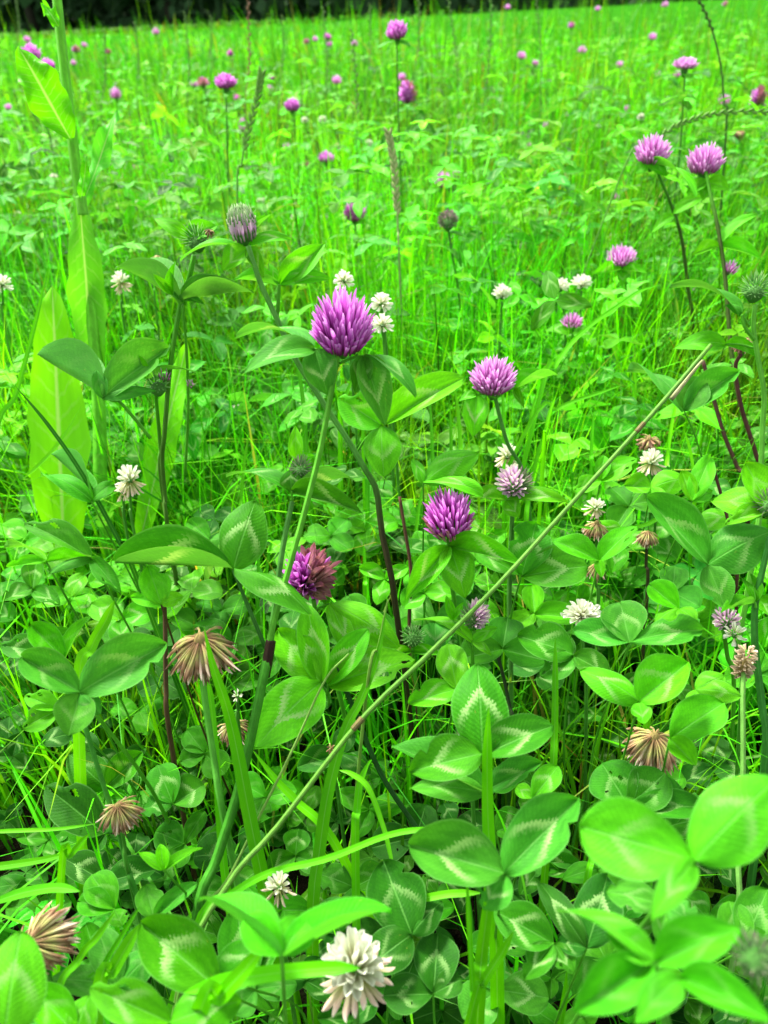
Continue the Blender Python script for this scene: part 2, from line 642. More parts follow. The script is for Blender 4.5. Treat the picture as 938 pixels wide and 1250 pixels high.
def fib(i, n, c0, c1):
    c = c0 + (c1 - c0) * (i + .5) / n
    s = math.sqrt(max(0, 1 - c * c))
    a = i * 2.399963
    return Vector((s * cos(a), s * sin(a), c))


def head_spec(kind, n, seed):
    """list of (foot, tip, width, mesh kind) in a head of radius 1 whose axis is +Z"""
    r = random.Random(seed)
    out = []
    if kind in ('red', 'pink', 'redold'):
        for i in range(n):
            d = fib(i, n, 1, -.38)
            k = r.uniform(.86, 1.10)
            tip = Vector((d.x * (.96 - .12 * max(0, -d.z)), d.y * (.96 - .12 * max(0, -d.z)), d.z * 1.0 + .27)) * k
            tip += Vector((r.gauss(0, .06), r.gauss(0, .06), r.gauss(0, .05)))
            foot = Vector((d.x * .60, d.y * .60, d.z * .30 - .42))
            q = kind if kind != 'redold' else ('wilt' if d.z < .15 and r.random() < .55 else 'red')
            out.append((foot, tip, r.uniform(.10, .15), q))
    elif kind == 'bud':
        for tier, (b, tt, m) in enumerate(((120, 58, 19), (98, 40, 17))):
            for i in range(m):
                a = 2 * pi * (i + .5 * tier + r.uniform(-.1, .1)) / m
                b_, t_ = radians(b + r.uniform(-4, 4)), radians(tt + r.uniform(-6, 6))
                q = lambda th, rr: Vector((sin(th) * cos(a) * rr, sin(th) * sin(a) * rr, cos(th) * rr * 1.15))
                out.append((q(b_, .78), q(t_, 1.0 + .05 * tier), .20, 'bud'))
        for i in range(80):
            d = fib(i, 80, 1, .30)
            out.append((Vector((d.x, d.y, d.z * 1.12)) * .93, Vector((d.x * .62, d.y * .62, 1.02 + .16 * d.z)) * r.uniform(.94, 1.10), .12, 'palegreen'))
    elif kind == 'greenbud':
        for i in range(n):
            d = fib(i, n, 1, -.55)
            out.append((d * .55, (d + Vector((0, 0, .15))) * r.uniform(.9, 1.15), .11, 'green'))
    elif kind == 'greybud':
        for i in range(n):
            d = fib(i, n, 1, -.5)
            out.append((d * .5, (d + Vector((0, 0, .15))) * r.uniform(.85, 1.15), .12, 'grey'))
    elif kind == 'halfbud':
        for i in range(n):
            d = fib(i, n, 1, -.5)
            k = 'bud' if d.x < .25 else 'grey'
            out.append((d * .45 - Vector((0, 0, .2)), (d + Vector((0, 0, .15))) * r.uniform(.9, 1.1), .19 if k == 'bud' else .12, k))
    elif kind == 'white':
        m = int(n * .54)
        for i in range(m):
            d = fib(i, m, 1, .02)
            k = r.uniform(.9, 1.08)
            out.append((d * .22, Vector((d.x * .88, d.y * .88, d.z * .95 + .22)) * k, r.uniform(.24, .31), 'white'))
        for i in range(n - m):
            a = i * 2.4
            th = radians(r.uniform(98, 152))
            d = Vector((sin(th) * cos(a), sin(th) * sin(a), cos(th)))
            out.append((d * .18 + Vector((0, 0, .05)), d * r.uniform(.95, 1.3), r.uniform(.16, .23), 'faded'))
    elif kind == 'whitedome':
        for i in range(n):
            d = fib(i, n, 1, -.12)
            out.append((d * .2, Vector((d.x, d.y, d.z * .95 + .12)) * r.uniform(.88, 1.08), r.uniform(.24, .32), 'white'))
    elif kind == 'whiteball':
        for i in range(n):
            d = fib(i, n, 1, -.55)
            out.append((d * .25, d * r.uniform(.9, 1.08), r.uniform(.3, .38), 'white'))
    elif kind == 'brown':
        for i in range(n):
            q = (i + .5) / n
            th = radians(92 + 70 * q ** .9 + r.uniform(-12, 12))
            a = i * 2.399963
            k = r.uniform(.88, 1.10)
            d = Vector((sin(th) * cos(a), sin(th) * sin(a), cos(th)))
            tip = Vector((d.x * .98, d.y * .98, d.z * .65 - .22)) * k
            foot = Vector((cos(a) * .10, sin(a) * .10, .62 - .30 * q))
            tip += Vector((r.gauss(0, .11), r.gauss(0, .11), r.gauss(0, .12)))
            out.append((foot, tip, r.uniform(.07, .15), 'brown' if r.random() < .8 else 'faded'))
    elif kind == 'dead':
        for i in range(n):
            q = (i + .5) / n
            th = radians(55 + 100 * q + r.uniform(-8, 8))
            a = i * 2.399963
            d = Vector((sin(th) * cos(a), sin(th) * sin(a), cos(th)))
            out.append((Vector((cos(a) * .15, sin(a) * .15, .6 - .3 * q)), d * r.uniform(.85, 1.1), r.uniform(.24, .30), 'dead' if r.random() < .7 else 'brown'))
    elif kind == 'wilt':
        for i in range(n):
            d = fib(i, n, 1, -.5)
            k = 'wilt' if d.x > -.35 and r.random() < .9 else 'red'
            tip = Vector((d.x, d.y, d.z * 1.1 + .1)) * r.uniform(.85, 1.12) + Vector((r.gauss(0, .12), r.gauss(0, .12), r.gauss(0, .1)))
            out.append((Vector((d.x * .3, d.y * .3, d.z * .25 - .45)), tip, r.uniform(.2, .28), k))
    elif kind == 'fuzz':
        for i in range(n):
            zz = -1.1 + 2.3 * i / n
            a = i * 2.399963
            rr = .75 * (1 - .25 * abs(zz) / 1.2)
            d = Vector((cos(a), sin(a), .35))
            c0 = Vector((0, 0, zz))
            out.append((c0 + d * .2, c0 + d * rr * r.uniform(.8, 1.25), .24, 'tan'))
    return out


FL = {}
FLM = {}
for k_, prof_, fold_, bend_, mat_ in (('red', P_LONG, .7, .02, M_RED), ('pink', P_LONG, .7, .02, M_PINK), ('bud', P_FAT, .5, -.10, M_BUD), ('green', P_SPIKE, .4, -.05, M_GREEN), ('palegreen', P_SPIKE, .4, -.05, M_PALEG), ('grey', P_SPIKE, .4, -.05, M_GREY),
                                      ('white', P_FAT, .50, -.06, M_WHITE), ('faded', P_DRY, .7, -.10, M_FADED), ('brown', P_DRY, .6, 0.0, M_BROWN),
                                      ('dead', P_DRY, .6, -.16, M_DEAD), ('wilt', P_DRY, .6, .12, M_WILT), ('tan', P_DRY, .5, .1, M_TAN)):
    FL[k_], FLM[k_] = floret_data('floret_' + k_, 6, 5, prof_, fold_, bend_, mat_, 1.3 if k_ == 'brown' else 0.0)
FLM_LOW = {k_: floret_data('x', 4, 3, [(0, .4), (.5, .6), (.8, 1.0), (1, .2)], .5, 0.0, FL[k_].materials[0])[1] for k_ in FL}
ORDER = list(FL)


def floret_matrix(foot, tip, wd, r):
    ax = tip - foot
    L = ax.length
    ax = ax / L
    n = Vector((tip.x, tip.y, tip.z * .3)) + Vector((r.uniform(-.3, .3), r.uniform(-.3, .3), r.uniform(-.1, .1)))
    n = n - ax * n.dot(ax)
    if n.length < .05:
        n = Vector((r.uniform(-1, 1), r.uniform(-1, 1), 0))
        n = n - ax * n.dot(ax)
    n.normalize()
    x = ax.cross(n)
    return Matrix(((x.x * wd, ax.x * L, n.x * wd, foot.x), (x.y * wd, ax.y * L, n.y * wd, foot.y), (x.z * wd, ax.z * L, n.z * wd, foot.z), (0, 0, 0, 1)))


CORE = {'red': (.30, .62), 'pink': (.30, .62), 'redold': (.34, .70), 'bud': (.70, .95), 'greenbud': (.62, .7), 'greybud': (.55, .65), 'halfbud': (.5, .65), 'white': (.20, .25), 'whiteball': (.25, .3), 'whitedome': (.25, .3), 'brown': (.26, .64),
        'dead': (.3, .6), 'wilt': (.30, .6), 'fuzz': (.35, 1.05)}
core_cache = {}


def core_mesh(kind):
    """receptacle: a small lathe, wide above, closing on the stem below"""
    if kind in core_cache:
        return core_cache[kind]
    rr, hh = CORE[kind]
    bot = -.85 if kind in ('red', 'pink', 'redold', 'wilt', 'bud', 'greenbud', 'greybud', 'halfbud') else (-.3 if kind != 'fuzz' else -1.0)
    top = bot + hh * 1.5
    mb = MB()
    pts, rad = [], []
    for i in range(7):
        q = i / 6
        pts.append(Vector((0, 0, bot + (top - bot) * q)))
        rad.append(max(.02, rr * (sin(pi * (.12 + .8 * q))) * (.75 + .5 * q)))
    mb.tube(pts, rad, 10)
    core_cache[kind] = mb.data('receptacle_' + kind, STEM)
    return core_cache[kind]


joined_cache = {}


def joined(kind, n, seed, low):
    """all florets of a head in one mesh, for heads whose florets are too small to pick apart"""
    key = (kind, n, seed, low)
    if key not in joined_cache:
        r = random.Random(seed)
        mb = MB()
        mats, idx = [], []
        for foot, tip, wd, k in head_spec(kind, n, seed):
            src = (FLM_LOW if low else FLM)[k]
            if k not in mats:
                mats.append(k)
            mb.add(src.v, src.f, src.a, floret_matrix(foot, tip, wd * (1.35 if low else 1), r), r.random())
            idx += [mats.index(k)] * len(src.f)
        me = mb.data('florets_' + kind, FL[mats[0]].materials[0])
        for k in mats[1:]:
            me.materials.append(FL[k].materials[0])
        me.polygons.foreach_set('material_index', np.array(idx, dtype=np.int32))
        joined_cache[key] = me
    return joined_cache[key]


def frame_to(axis, spin=0.0):
    q = UP.rotation_difference(axis.normalized()).to_matrix().to_4x4()
    return q @ Matrix.Rotation(spin, 4, 'Z')


def flower_head(parent, loc, c, R, kind, n, axis=UP, spin=0.0, single=True, squash=(1, 1), seed=1, low=False):
    """a flower_head part at world point c: receptacle, with each floret its own sub-part, or all florets as one stuff sub-part"""
    if kind in ('red', 'pink', 'redold', 'wilt'):
        c = c - axis.normalized() * (.28 * R)
    h = new('flower_head', core_mesh(kind), parent, Matrix.Translation(c - Vector(loc)) @ frame_to(axis, spin))
    h.scale = (R, R, R)
    h.color = (.07, .22, .04, 1) if kind not in ('brown', 'dead', 'fuzz') else (.26, .20, .07, 1)
    S = Matrix.Diagonal((squash[0], squash[0], squash[1], 1))
    if single:
        r = random.Random(seed)
        for foot, tip, wd, k in head_spec(kind, n, seed):
            new('floret', FL[k], h, floret_matrix(S @ foot, S @ tip, wd, r))
    else:
        o = new('florets', joined(kind, n, seed, low), h, S)
        o['kind'] = 'stuff'
    return h


def stem(parent, loc, pts, r0, r1, col=G_ST, name='stem', n=22, brown=None, sides=8):
    o = new(name, petiole_mesh('stem', [p - Vector(loc) for p in pts], r0, r1, n, sides, brown), parent)
    o.color = col
    return o


def path(pix, d0, d1):
    n = len(pix)
    return [at(x, y, d=d0 + (d1 - d0) * i / (n - 1)) for i, (x, y) in enumerate(pix)]


def foot_of(pts):
    """carry a stem on down to the soil"""
    a, b = pts[-2], pts[-1]
    g = b + (b - a).normalized() * max(b.z, .0) * .5
    return Vector((g.x, g.y, -.002))


# ------------------------------------------------------------------ the setting: soil, far wood, turf
def structure(o):
    o['kind'] = 'structure'
    return o


def soil_material():
    m = NT('soil_skin')
    tc = m.n('TexCoord')
    n1 = m.noise(tc.outputs['Object'], 9.0, 6.0, .65)
    n2 = m.noise(tc.outputs['Object'], 160.0, 4.0, .6)
    n3 = m.noise(tc.outputs['Object'], .6, 4.0, .6)
    sp = m.n('SeparateXYZ')
    m.l(tc.outputs['Object'], sp.inputs[0])
    soil = m.mix(n2.outputs['Fac'], (.010, .009, .006, 1), (.030, .024, .014, 1))
    soil = m.mix(m.ramp(n1.outputs['Fac'], .45, .65), soil, (.012, .050, .008, 1))
    field = m.mix(n3.outputs['Fac'], (.012, .10, .006, 1), (.035, .20, .008, 1))
    c = m.mix(m.ramp(sp.outputs[1], 3.0, 9.0), soil, field)      # thick sward hides the soil farther out
    m.l(c, m.b.inputs['Base Color'])
    m.b.inputs['Roughness'].default_value = 1.0
    m.b.inputs['Specular IOR Level'].default_value = 0.0
    bump = m.n('Bump')
    bump.inputs['Distance'].default_value = .01
    m.l(n2.outputs['Fac'], bump.inputs['Height'])
    m.l(bump.outputs[0], m.b.inputs['Normal'])
    return m.m


def build_ground():
    xs = np.concatenate([-np.geomspace(400, 1.6, 26), np.linspace(-1.5, 1.5, 61), np.geomspace(1.6, 400, 26)])
    ys = np.concatenate([-np.geomspace(60, 1.1, 12), np.linspace(-1, 2, 61), np.geomspace(2.1, 600, 50)])
    X, Y = np.meshgrid(xs, ys)
    near = np.exp(-(X ** 2 + Y ** 2) / 9)
    Z = near * .006 * (np.sin(17 * X + 5 * Y) + np.sin(23 * Y - 9 * X) + np.sin(41 * X + 31 * Y) * .5) - .004
    V = np.stack([X, Y, Z], -1).reshape(-1, 3)
    nx, ny = len(xs), len(ys)
    i = (np.arange(ny - 1)[:, None] * nx + np.arange(nx - 1)[None]).ravel()
    T = np.concatenate([np.stack([i, i + 1, i + nx + 1], -1), np.stack([i, i + nx + 1, i + nx], -1)])
    structure(new('meadow_ground', np_mesh('meadow_ground', V, T, soil_material())))


build_ground()


def rot_zyx(yaw, tilt, tdir):
    """(N,3,3): yaw about Z, then a tilt of the whole towards direction tdir"""
    cy, sy = np.cos(yaw), np.sin(yaw)
    z, o = np.zeros_like(yaw), np.ones_like(yaw)
    A = np.stack([cy, -sy, z, sy, cy, z, z, z, o], -1).reshape(-1, 3, 3)
    kx, ky = -np.sin(tdir), np.cos(tdir)
    c, s = np.cos(tilt), np.sin(tilt)
    B = np.stack([c + kx * kx * (1 - c), kx * ky * (1 - c), ky * s, kx * ky * (1 - c), c + ky * ky * (1 - c), -kx * s, -ky * s, kx * s, c], -1).reshape(-1, 3, 3)
    return B @ A


def leaf_mass(P, yaw, tilt, tdir, size, tint, tmpl):
    tv, tl, tt = tmpl
    R = rot_zyx(yaw, tilt, tdir)
    V = np.einsum('nij,kj->nki', R, tv) * size[:, None, None] + P[:, None, :]
    N, K = len(P), len(tv)
    T = (tt[None] + (np.arange(N) * K)[:, None, None]).reshape(-1, 3)
    lc = np.repeat(tl[None], N, 0).copy()
    lc[:, :, 2] = rng.random(N)[:, None]
    return V.reshape(-1, 3), T, lc.reshape(-1, 3), np.repeat(tint, K, 0)


def trefoil_template(prof, wid, rows=(0, .22, .5, .8, 1.0)):
    tv, tl, tt = [(0, 0, 0)], [(0, 0, 0)], []
    mx = max(prof(i / 40) for i in range(41))
    for k in range(3):
        a = 2 * pi * k / 3
        b = len(tv)
        for v in rows[1:]:
            hw = .5 * wid * max(prof(min(v, .985)) / mx, .04)
            for u in (-1, -.5, 0, .5, 1):
                p = Vector((u * hw, v, .28 * abs(u) * hw - .16 * v * v + .04 * sin(7 * v + 2 * u + k)))
                p.rotate(Matrix.Rotation(a, 3, 'Z'))
                tv.append(tuple(p))
                tl.append((u, v, 0))
        for j in range(4):
            tt.append((0, b + j + 1, b + j))
        for i in range(len(rows) - 2):
            for j in range(4):
                q = b + i * 5 + j
                tt += [(q, q + 1, q + 6), (q, q + 6, q + 5)]
    return np.array(tv), np.array(tl, dtype=float), np.array(tt)


TM_O = trefoil_template(prof_oval, .50)
TM_R = trefoil_template(prof_round, .82)


def blades_mass(P, h, wd, az, lean, tint, seg=4, face=None):
    """P (N,3) feet; returns tapered, bending grass blades with a folded middle"""
    N = len(P)
    t = np.linspace(0, 1, seg + 1)
    d = np.stack([np.cos(az), np.sin(az), np.zeros(N)], -1)
    fa = az + pi / 2 + rng.normal(0, .5, N) if face is None else face
    x = np.stack([np.cos(fa), np.sin(fa), np.zeros(N)], -1)
    spine = P[:, None, :] + d[:, None, :] * (lean * h)[:, None, None] * (t ** 2.2)[None, :, None]
    z = h[:, None] * (t[None] - .38 * np.minimum(lean, 1.6)[:, None] * t[None] ** 3)
    spine = spine + np.stack([np.zeros_like(z), np.zeros_like(z), z], -1)
    prof = np.where(t < .35, .75 + .7 * t, 1 - ((t - .35) / .65) ** 1.7) * .98 + .02
    off = x[:, None, :] * (wd[:, None] * prof[None] * .5)[:, :, None]
    dip = -(d * wd[:, None] * .22)[:, None, :] * prof[None, :, None]
    V = np.stack([spine - off, spine + dip, spine + off], 2).reshape(N, -1, 3)
    K = 3 * (seg + 1)
    tt = []
    for i in range(seg):
        for j in range(2):
            q = 3 * i + j
            tt += [(q, q + 1, q + 4), (q, q + 4, q + 3)]
    T = (np.array(tt)[None] + (np.arange(N) * K)[:, None, None]).reshape(-1, 3)
    lc = np.zeros((N, seg + 1, 3, 3))
    lc[..., 0] = np.array([-1, 0, 1.])
    lc[..., 1] = t[None, :, None]
    return V.reshape(-1, 3), T, lc.reshape(-1, 3), np.repeat(tint, K, 0)


def join(parts):
    V, T, L, A = [], [], [], []
    b = 0
    for v, t, l, a in parts:
        V.append(v)
        T.append(t + b)
        L.append(l)
        A.append(a)
        b += len(v)
    return np.concatenate(V), np.concatenate(T), np.concatenate(L), np.concatenate(A)


def tints(N, keys, probs, mark=.7, var=.26):
    base = np.array([C[k] for k in keys])
    c = base[rng.choice(len(keys), N, p=probs)].copy()
    c[:, :3] *= np.exp(rng.normal(0, var, (N, 1)))
    c[:, 0] *= np.exp(rng.normal(0, .18, N))
    c[:, 3] = mark * (rng.random(N) < .75)
    return c


def patches(P, c):
    """the sward grows in patches: yellower, paler, darker"""
    x, y = P[:, 0] / np.maximum(.5, np.hypot(P[:, 0], P[:, 1])), np.log(np.maximum(.1, np.hypot(P[:, 0], P[:, 1])))
    a = np.sin(9 * x + 3 * y + 1) + np.sin(17 * x - 7 * y) * .7 + np.sin(31 * x + 11 * y + 2) * .5
    b = np.sin(13 * x + 5 * y + 4) + np.sin(6 * x - 9 * y + 1)
    k = np.exp(.24 * a)
    c = c.copy()
    c[:, :3] *= k[:, None]
    c[:, 0] *= np.exp(.28 * b)
    return c


def screen_points(N, px0, px1, py0, py1, z, power=1.0, dmax=60.0, jit=0.0):
    """turf feet spread so that each strip of the view gets its share; z (N,) is the height that the spread is even at"""
    px = rng.uniform(px0, px1, N)
    py = py0 + (py1 - py0) * rng.random(N) ** power
    out = np.zeros((N, 3))
    RT = np.array(ROT)
    v = np.stack([(px - CX) / F, (CY - py) / F, -np.ones(N)], -1) @ RT.T
    dz = np.minimum(v[:, 2], -.004)
    t = np.minimum((z - CAM.z) / dz, dmax)
    out[:, 0] = v[:, 0] * t
    out[:, 1] = v[:, 1] * t
    return out, t


def cap_h(P, h):
    """low turf close to the camera, taller farther out"""
    y = np.hypot(P[:, 0], P[:, 1])
    return np.minimum(h, np.interp(y, [0, .12, .25, .40, .55, .8, 1.2, 3], [.03, .07, .14, .18, .235, .29, .36, .60]))


def build_turf():
    parts = []
    # fine grass, even over the view
    for N, py0, py1, zz, h0, h1, w0, w1, keys, pr in (
            (4600, 13, 90, .26, .16, .32, .0022, .0042, 'gymlsed', (.28, .24, .14, .14, .10, .06, .04)),
            (11500, 40, 340, .24, .16, .34, .0016, .0036, 'gymlsed', (.32, .24, .12, .16, .03, .08, .05)),
            (9000, 150, 620, .14, .14, .32, .0012, .0030, 'gymlsed', (.32, .20, .14, .16, .03, .09, .06)),
            (4400, 420, 980, .06, .06, .22, .0010, .0028, 'gymlse', (.30, .16, .20, .16, .06, .12)),
            (1000, 800, 1500, .04, .04, .14, .0012, .0028, 'gymde', (.30, .12, .26, .16, .16))):
        P, t = screen_points(N, -420, 1360, py0, py1, np.full(N, zz), 1.0 if py0 > 100 else 1.25)
        h = cap_h(P, rng.uniform(h0, h1, N))
        wd = np.maximum(rng.uniform(w0, w1, N), 1.7 * t / F)
        lean = np.abs(rng.normal(.22, .45, N))
        parts.append(blades_mass(P, h, wd, rng.uniform(0, 2 * pi, N), lean, patches(P, tints(N, keys, pr)), 5))
    # ragged taller tufts far out
    N = 900
    P, t = screen_points(N, -420, 1360, 13, 60, np.full(N, .28), 1.0)
    P[:, :2] += rng.normal(0, .04, (N, 2)) * t[:, None]
    parts.append(blades_mass(P, rng.uniform(.34, .60, N), np.maximum(.003, 1.6 * t / F), rng.uniform(0, 2 * pi, N), np.abs(rng.normal(.15, .2, N)), tints(N, 'gmels', (.3, .25, .2, .15, .1)), 4))
    # tall flowering grass stalks that stand above the sward
    N = 330
    P, t = screen_points(N, -420, 1360, 22, 190, np.full(N, .26), 1.2)
    ok = t > .9
    P, t = P[ok], t[ok]
    N = len(P)
    h = rng.uniform(.38, .56, N)
    c = tints(N, 'mge', (.4, .3, .3))
    c[:, 0] *= 1.8
    parts.append(blades_mass(P, h, np.maximum(.0018, 1.2 * t / F), rng.uniform(0, 2 * pi, N), np.abs(rng.normal(.1, .16, N)), c, 5))
    V, T, L, A = join(parts)
    o = new('grass', np_mesh('grass', V, T, GRASS_S, L, A))
    o['kind'] = 'stuff'

    parts = []
    for N, py0, py1, zz, zs, s0, s1, keys, pr, tm in (
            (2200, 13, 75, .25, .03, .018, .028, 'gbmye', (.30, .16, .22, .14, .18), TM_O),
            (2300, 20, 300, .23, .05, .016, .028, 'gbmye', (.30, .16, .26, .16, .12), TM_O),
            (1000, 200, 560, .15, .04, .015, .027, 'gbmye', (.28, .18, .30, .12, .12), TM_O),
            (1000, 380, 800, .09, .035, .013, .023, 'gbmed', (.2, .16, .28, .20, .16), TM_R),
            (650, 650, 1500, .03, .015, .011, .018, 'bmed', (.10, .14, .36, .40), TM_R)):  # lowest cover: shade of the gaps put into darker tints
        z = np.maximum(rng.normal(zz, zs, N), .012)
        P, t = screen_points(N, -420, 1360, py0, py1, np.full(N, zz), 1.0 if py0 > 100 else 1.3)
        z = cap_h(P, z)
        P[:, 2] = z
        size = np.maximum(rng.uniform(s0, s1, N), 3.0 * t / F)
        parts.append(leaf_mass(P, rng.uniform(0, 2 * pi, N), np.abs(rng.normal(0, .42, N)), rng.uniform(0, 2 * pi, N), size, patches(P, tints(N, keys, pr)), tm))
    # darker leafy clumps of clover among the grass
    N = 640
    C0, t0 = screen_points(40, -420, 1360, 50, 300, np.full(40, .22), 1.0)
    k = rng.integers(0, 40, N)
    sc = np.clip(t0[k] * .06, .02, .25)
    P = C0[k] + np.stack([rng.normal(0, 1, N) * sc, rng.normal(0, 1, N) * sc, np.zeros(N)], -1)
    P[:, 2] = cap_h(P, np.maximum(rng.normal(.22, .04, N), .05))
    size = np.maximum(rng.uniform(.018, .030, N), 3.0 * t0[k] / F)
    parts.append(leaf_mass(P, rng.uniform(0, 2 * pi, N), np.abs(rng.normal(0, .45, N)), rng.uniform(0, 2 * pi, N), size, tints(N, 'debm', (.15, .40, .2, .25)), TM_O))
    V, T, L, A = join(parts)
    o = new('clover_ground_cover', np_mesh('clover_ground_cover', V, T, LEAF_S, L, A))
    o['kind'] = 'stuff'


build_turf()


# the dark wood beyond the field
def wood_material(name, a, b, rough=.9):
    m = NT(name)
    tc = m.n('TexCoord')
    nz = m.noise(tc.outputs['Object'], 1.2, 5.0, .65)
    m.l(m.mix(nz.outputs['Fac'], a, b), m.b.inputs['Base Color'])
    m.b.inputs['Roughness'].default_value = rough
    m.b.inputs['Specular IOR Level'].default_value = .15
    return m.m


M_CROWN = wood_material('wood_foliage', (.012, .040, .020, 1), (.050, .120, .036, 1))
M_BARK = wood_material('bark', (.020, .018, .014, 1), (.045, .04, .03, 1))


def crown_mesh(seed, n=1500, H=13.0, R=4.2, z0=1.2):
    r = np.random.default_rng(seed)
    cl = r.normal(0, 1, (26, 3))
    cl /= np.linalg.norm(cl, axis=1)[:, None]
    cl *= r.uniform(.35, 1.0, 26)[:, None]
    cen = cl[r.integers(0, 26, n)] + r.normal(0, .20, (n, 3))
    cen = cen * np.array([R, R, (H - z0) / 2]) + np.array([0, 0, (H + z0) / 2])
    cen[:, 2] = np.maximum(cen[:, 2], z0 * r.uniform(.4, 1.2, n))
    a, b = r.normal(0, 1, (n, 3)), r.normal(0, 1, (n, 3))
    a *= (r.uniform(.25, .6, n) / np.linalg.norm(a, axis=1))[:, None]
    b *= (r.uniform(.2, .5, n) / np.linalg.norm(b, axis=1))[:, None]
    V = np.stack([cen - a, cen + b, cen + a, cen - b], 1).reshape(-1, 3)
    k = np.arange(n)[:, None] * 4
    T = np.concatenate([k + [0, 1, 2], k + [0, 2, 3]])
    return np_mesh('crown', V, T, M_CROWN)


def trunk_mesh(seed):
    r = random.Random(seed)
    mb = MB()
    p = [Vector((r.uniform(-.2, .2) * i / 3, r.uniform(-.2, .2) * i / 3, 1.6 * i)) for i in range(6)]
    mb.tube(p, [.34, .26, .22, .18, .13, .07], 8)
    for k in range(4):
        z = 2.2 + k * 1.2
        a = r.uniform(0, 6.28)
        q = Vector((0, 0, z))
        e = q + Vector((cos(a), sin(a), .7)) * 2.2
        mb.tube([q, q.lerp(e, .5) + Vector((0, 0, .1)), e], [.10, .07, .03], 5)
    return mb.data('trunk', M_BARK)


CROWNS = [crown_mesh(s) for s in (1, 2, 3)]
TRUNKS = [trunk_mesh(s) for s in (1, 2, 3)]
for i in range(18):
    x = -44 + i * 3.7 + rnd.uniform(-1, 1)
    y = 72 + rnd.uniform(-3, 8) + max(0, x) * .35
    t = thing('tree', 'dark leafy tree in the wood along the far edge of the meadow', 'tree', (x, y, 0), 'trees of the wood beyond the meadow')
    k = rnd.uniform(.8, 1.25)
    t.scale = (k, k, k)
    t.rotation_euler = (0, 0, rnd.uniform(0, 6.28))
    new('crown', CROWNS[i % 3], t)
    new('trunk', TRUNKS[i % 3], t)


def build_undergrowth():
    n = 12000
    x = rng.uniform(-75, 46, n)
    y = 70 + rng.uniform(0, 26, n) + np.maximum(0, x) * .35
    z = rng.random(n) ** 1.2 * 4.6
    cen = np.stack([x, y, z], -1)
    a, b = rng.normal(0, 1, (n, 3)), rng.normal(0, 1, (n, 3))
    a *= (rng.uniform(.5, 1.1, n) / np.linalg.norm(a, axis=1))[:, None]
    b *= (rng.uniform(.4, .9, n) / np.linalg.norm(b, axis=1))[:, None]
    V = np.stack([cen - a, cen + b, cen + a, cen - b], 1).reshape(-1, 3)
    k = np.arange(n)[:, None] * 4
    T = np.concatenate([k + [0, 1, 2], k + [0, 2, 3]])
    o = new('wood_undergrowth', np_mesh('wood_undergrowth', V, T, M_CROWN))
    o['kind'] = 'stuff'


build_undergrowth()


# ------------------------------------------------------------------ the plants that stand out: red clover
def red_clover(label, stems, heads, leaves=(), group='red clover plants'):
    """stems: dict(pix, d0, d1, r0, r1, brown, col, ground); heads: dict(px, py, d, R, kind, n, axis, single, spin, squash, seed);
    leaves: (J, tips, kwargs incl. d)"""
    s0 = stems[0]
    p0 = path(s0['pix'], s0['d0'], s0['d1'])
    g = foot_of(p0)
    t = thing('red_clover', label, 'red clover', g, group)
    for i, s in enumerate(stems):
        p = path(s['pix'], s['d0'], s['d1'])
        if s.get('ground', i == 0):
            p = p + [foot_of(p)]
        stem(t, g, p, s.get('r0', .0009), s.get('r1', .0013), s.get('col', G_ST), s.get('name', 'stem'), 26, s.get('brown'))
    for h in heads:
        flower_head(t, g, at(h['px'], h['py'], d=h['d']), h['R'], h['kind'], h.get('n', 90), Vector(h.get('axis', (0, 0, 1))), h.get('spin', rnd.uniform(0, 6)),
                    h.get('single', True), h.get('squash', (1, 1)), h.get('seed', rnd.randint(1, 9999)), h.get('low', False))
    for J, tips, kw in leaves:
        kw = dict(kw)
        trefoil(t, 'leaf', g, J, tips, **kw)
    return t


# the tall one in the middle with the big purple head
red_clover('tallest deep purple clover head in full bloom, on a pale green stem',
           [dict(pix=[(413, 432), (406, 470), (392, 545), (376, 610), (354, 690), (333, 765), (327, 800)], d0=.330, d1=.333, r0=.0012, r1=.0014, ground=False, col=(.11, .42, .03, 1)),
            dict(pix=[(327, 800), (320, 836), (295, 951), (266, 1045), (239, 1131)], d0=.333, d1=.315, r0=.0020, r1=.0022, ground=True, col=(.050, .25, .018, 1)),
            dict(pix=[(331, 782), (328, 800), (323, 826)], d0=.332, d1=.332, r0=.0022, r1=.0024, ground=False, name='node', col=(.03, .018, .012, 1)),
            dict(pix=[(357, 612), (347, 660), (338, 720), (330, 790)], d0=.352, d1=.347, r0=.0012, r1=.0014, ground=False, col=(.09, .30, .05, 1))],
           [dict(px=417, py=396, d=.328, R=.0140, kind='red', n=260, squash=(1, 1.04), axis=(.03, -.10, 1), seed=5),
            dict(px=367, py=572, d=.352, R=.0062, kind='greybud', n=80, axis=(.1, 0, 1), seed=6)],
           [((384, 425), [(296, 458, 34, .3), (288, 411, 10, .1), (400, 482, 46, .9)], dict(d=.330, col='b', foot=at(412, 443, d=.332), shapes='n')),
            ((445, 434), [(434, 480, 30, .9), (508, 484, 20, .4), (470, 520, 44, .8)], dict(d=.331, col='b', foot=at(414, 444, d=.332), shapes='n')),
            ((356, 599), [(276, 581, 18, .15), (355, 573, 34, .8), (428, 584, 10, .1), (443, 627, 30, .5)], dict(d=.350, col='e', foot=at(357, 612, d=.352), shapes='n')),
            ((362, 562), [(361, 520, 20, .9), (384, 556, 14, .8)], dict(d=.356, col='y', foot=at(360, 590, d=.354), shapes='n', mark=.3)),
            ((285, 696), [(140, 684, 36, .35), (312, 611, 62, .75), (381, 751, 28, .4)], dict(d=.335, col='e', shapes='o',
             foot=[at(325, 792, d=.345), at(303, 740, d=.338), at(285, 696, d=.335)], pr=.0009, pcol=(.05, .2, .03, 1)))])

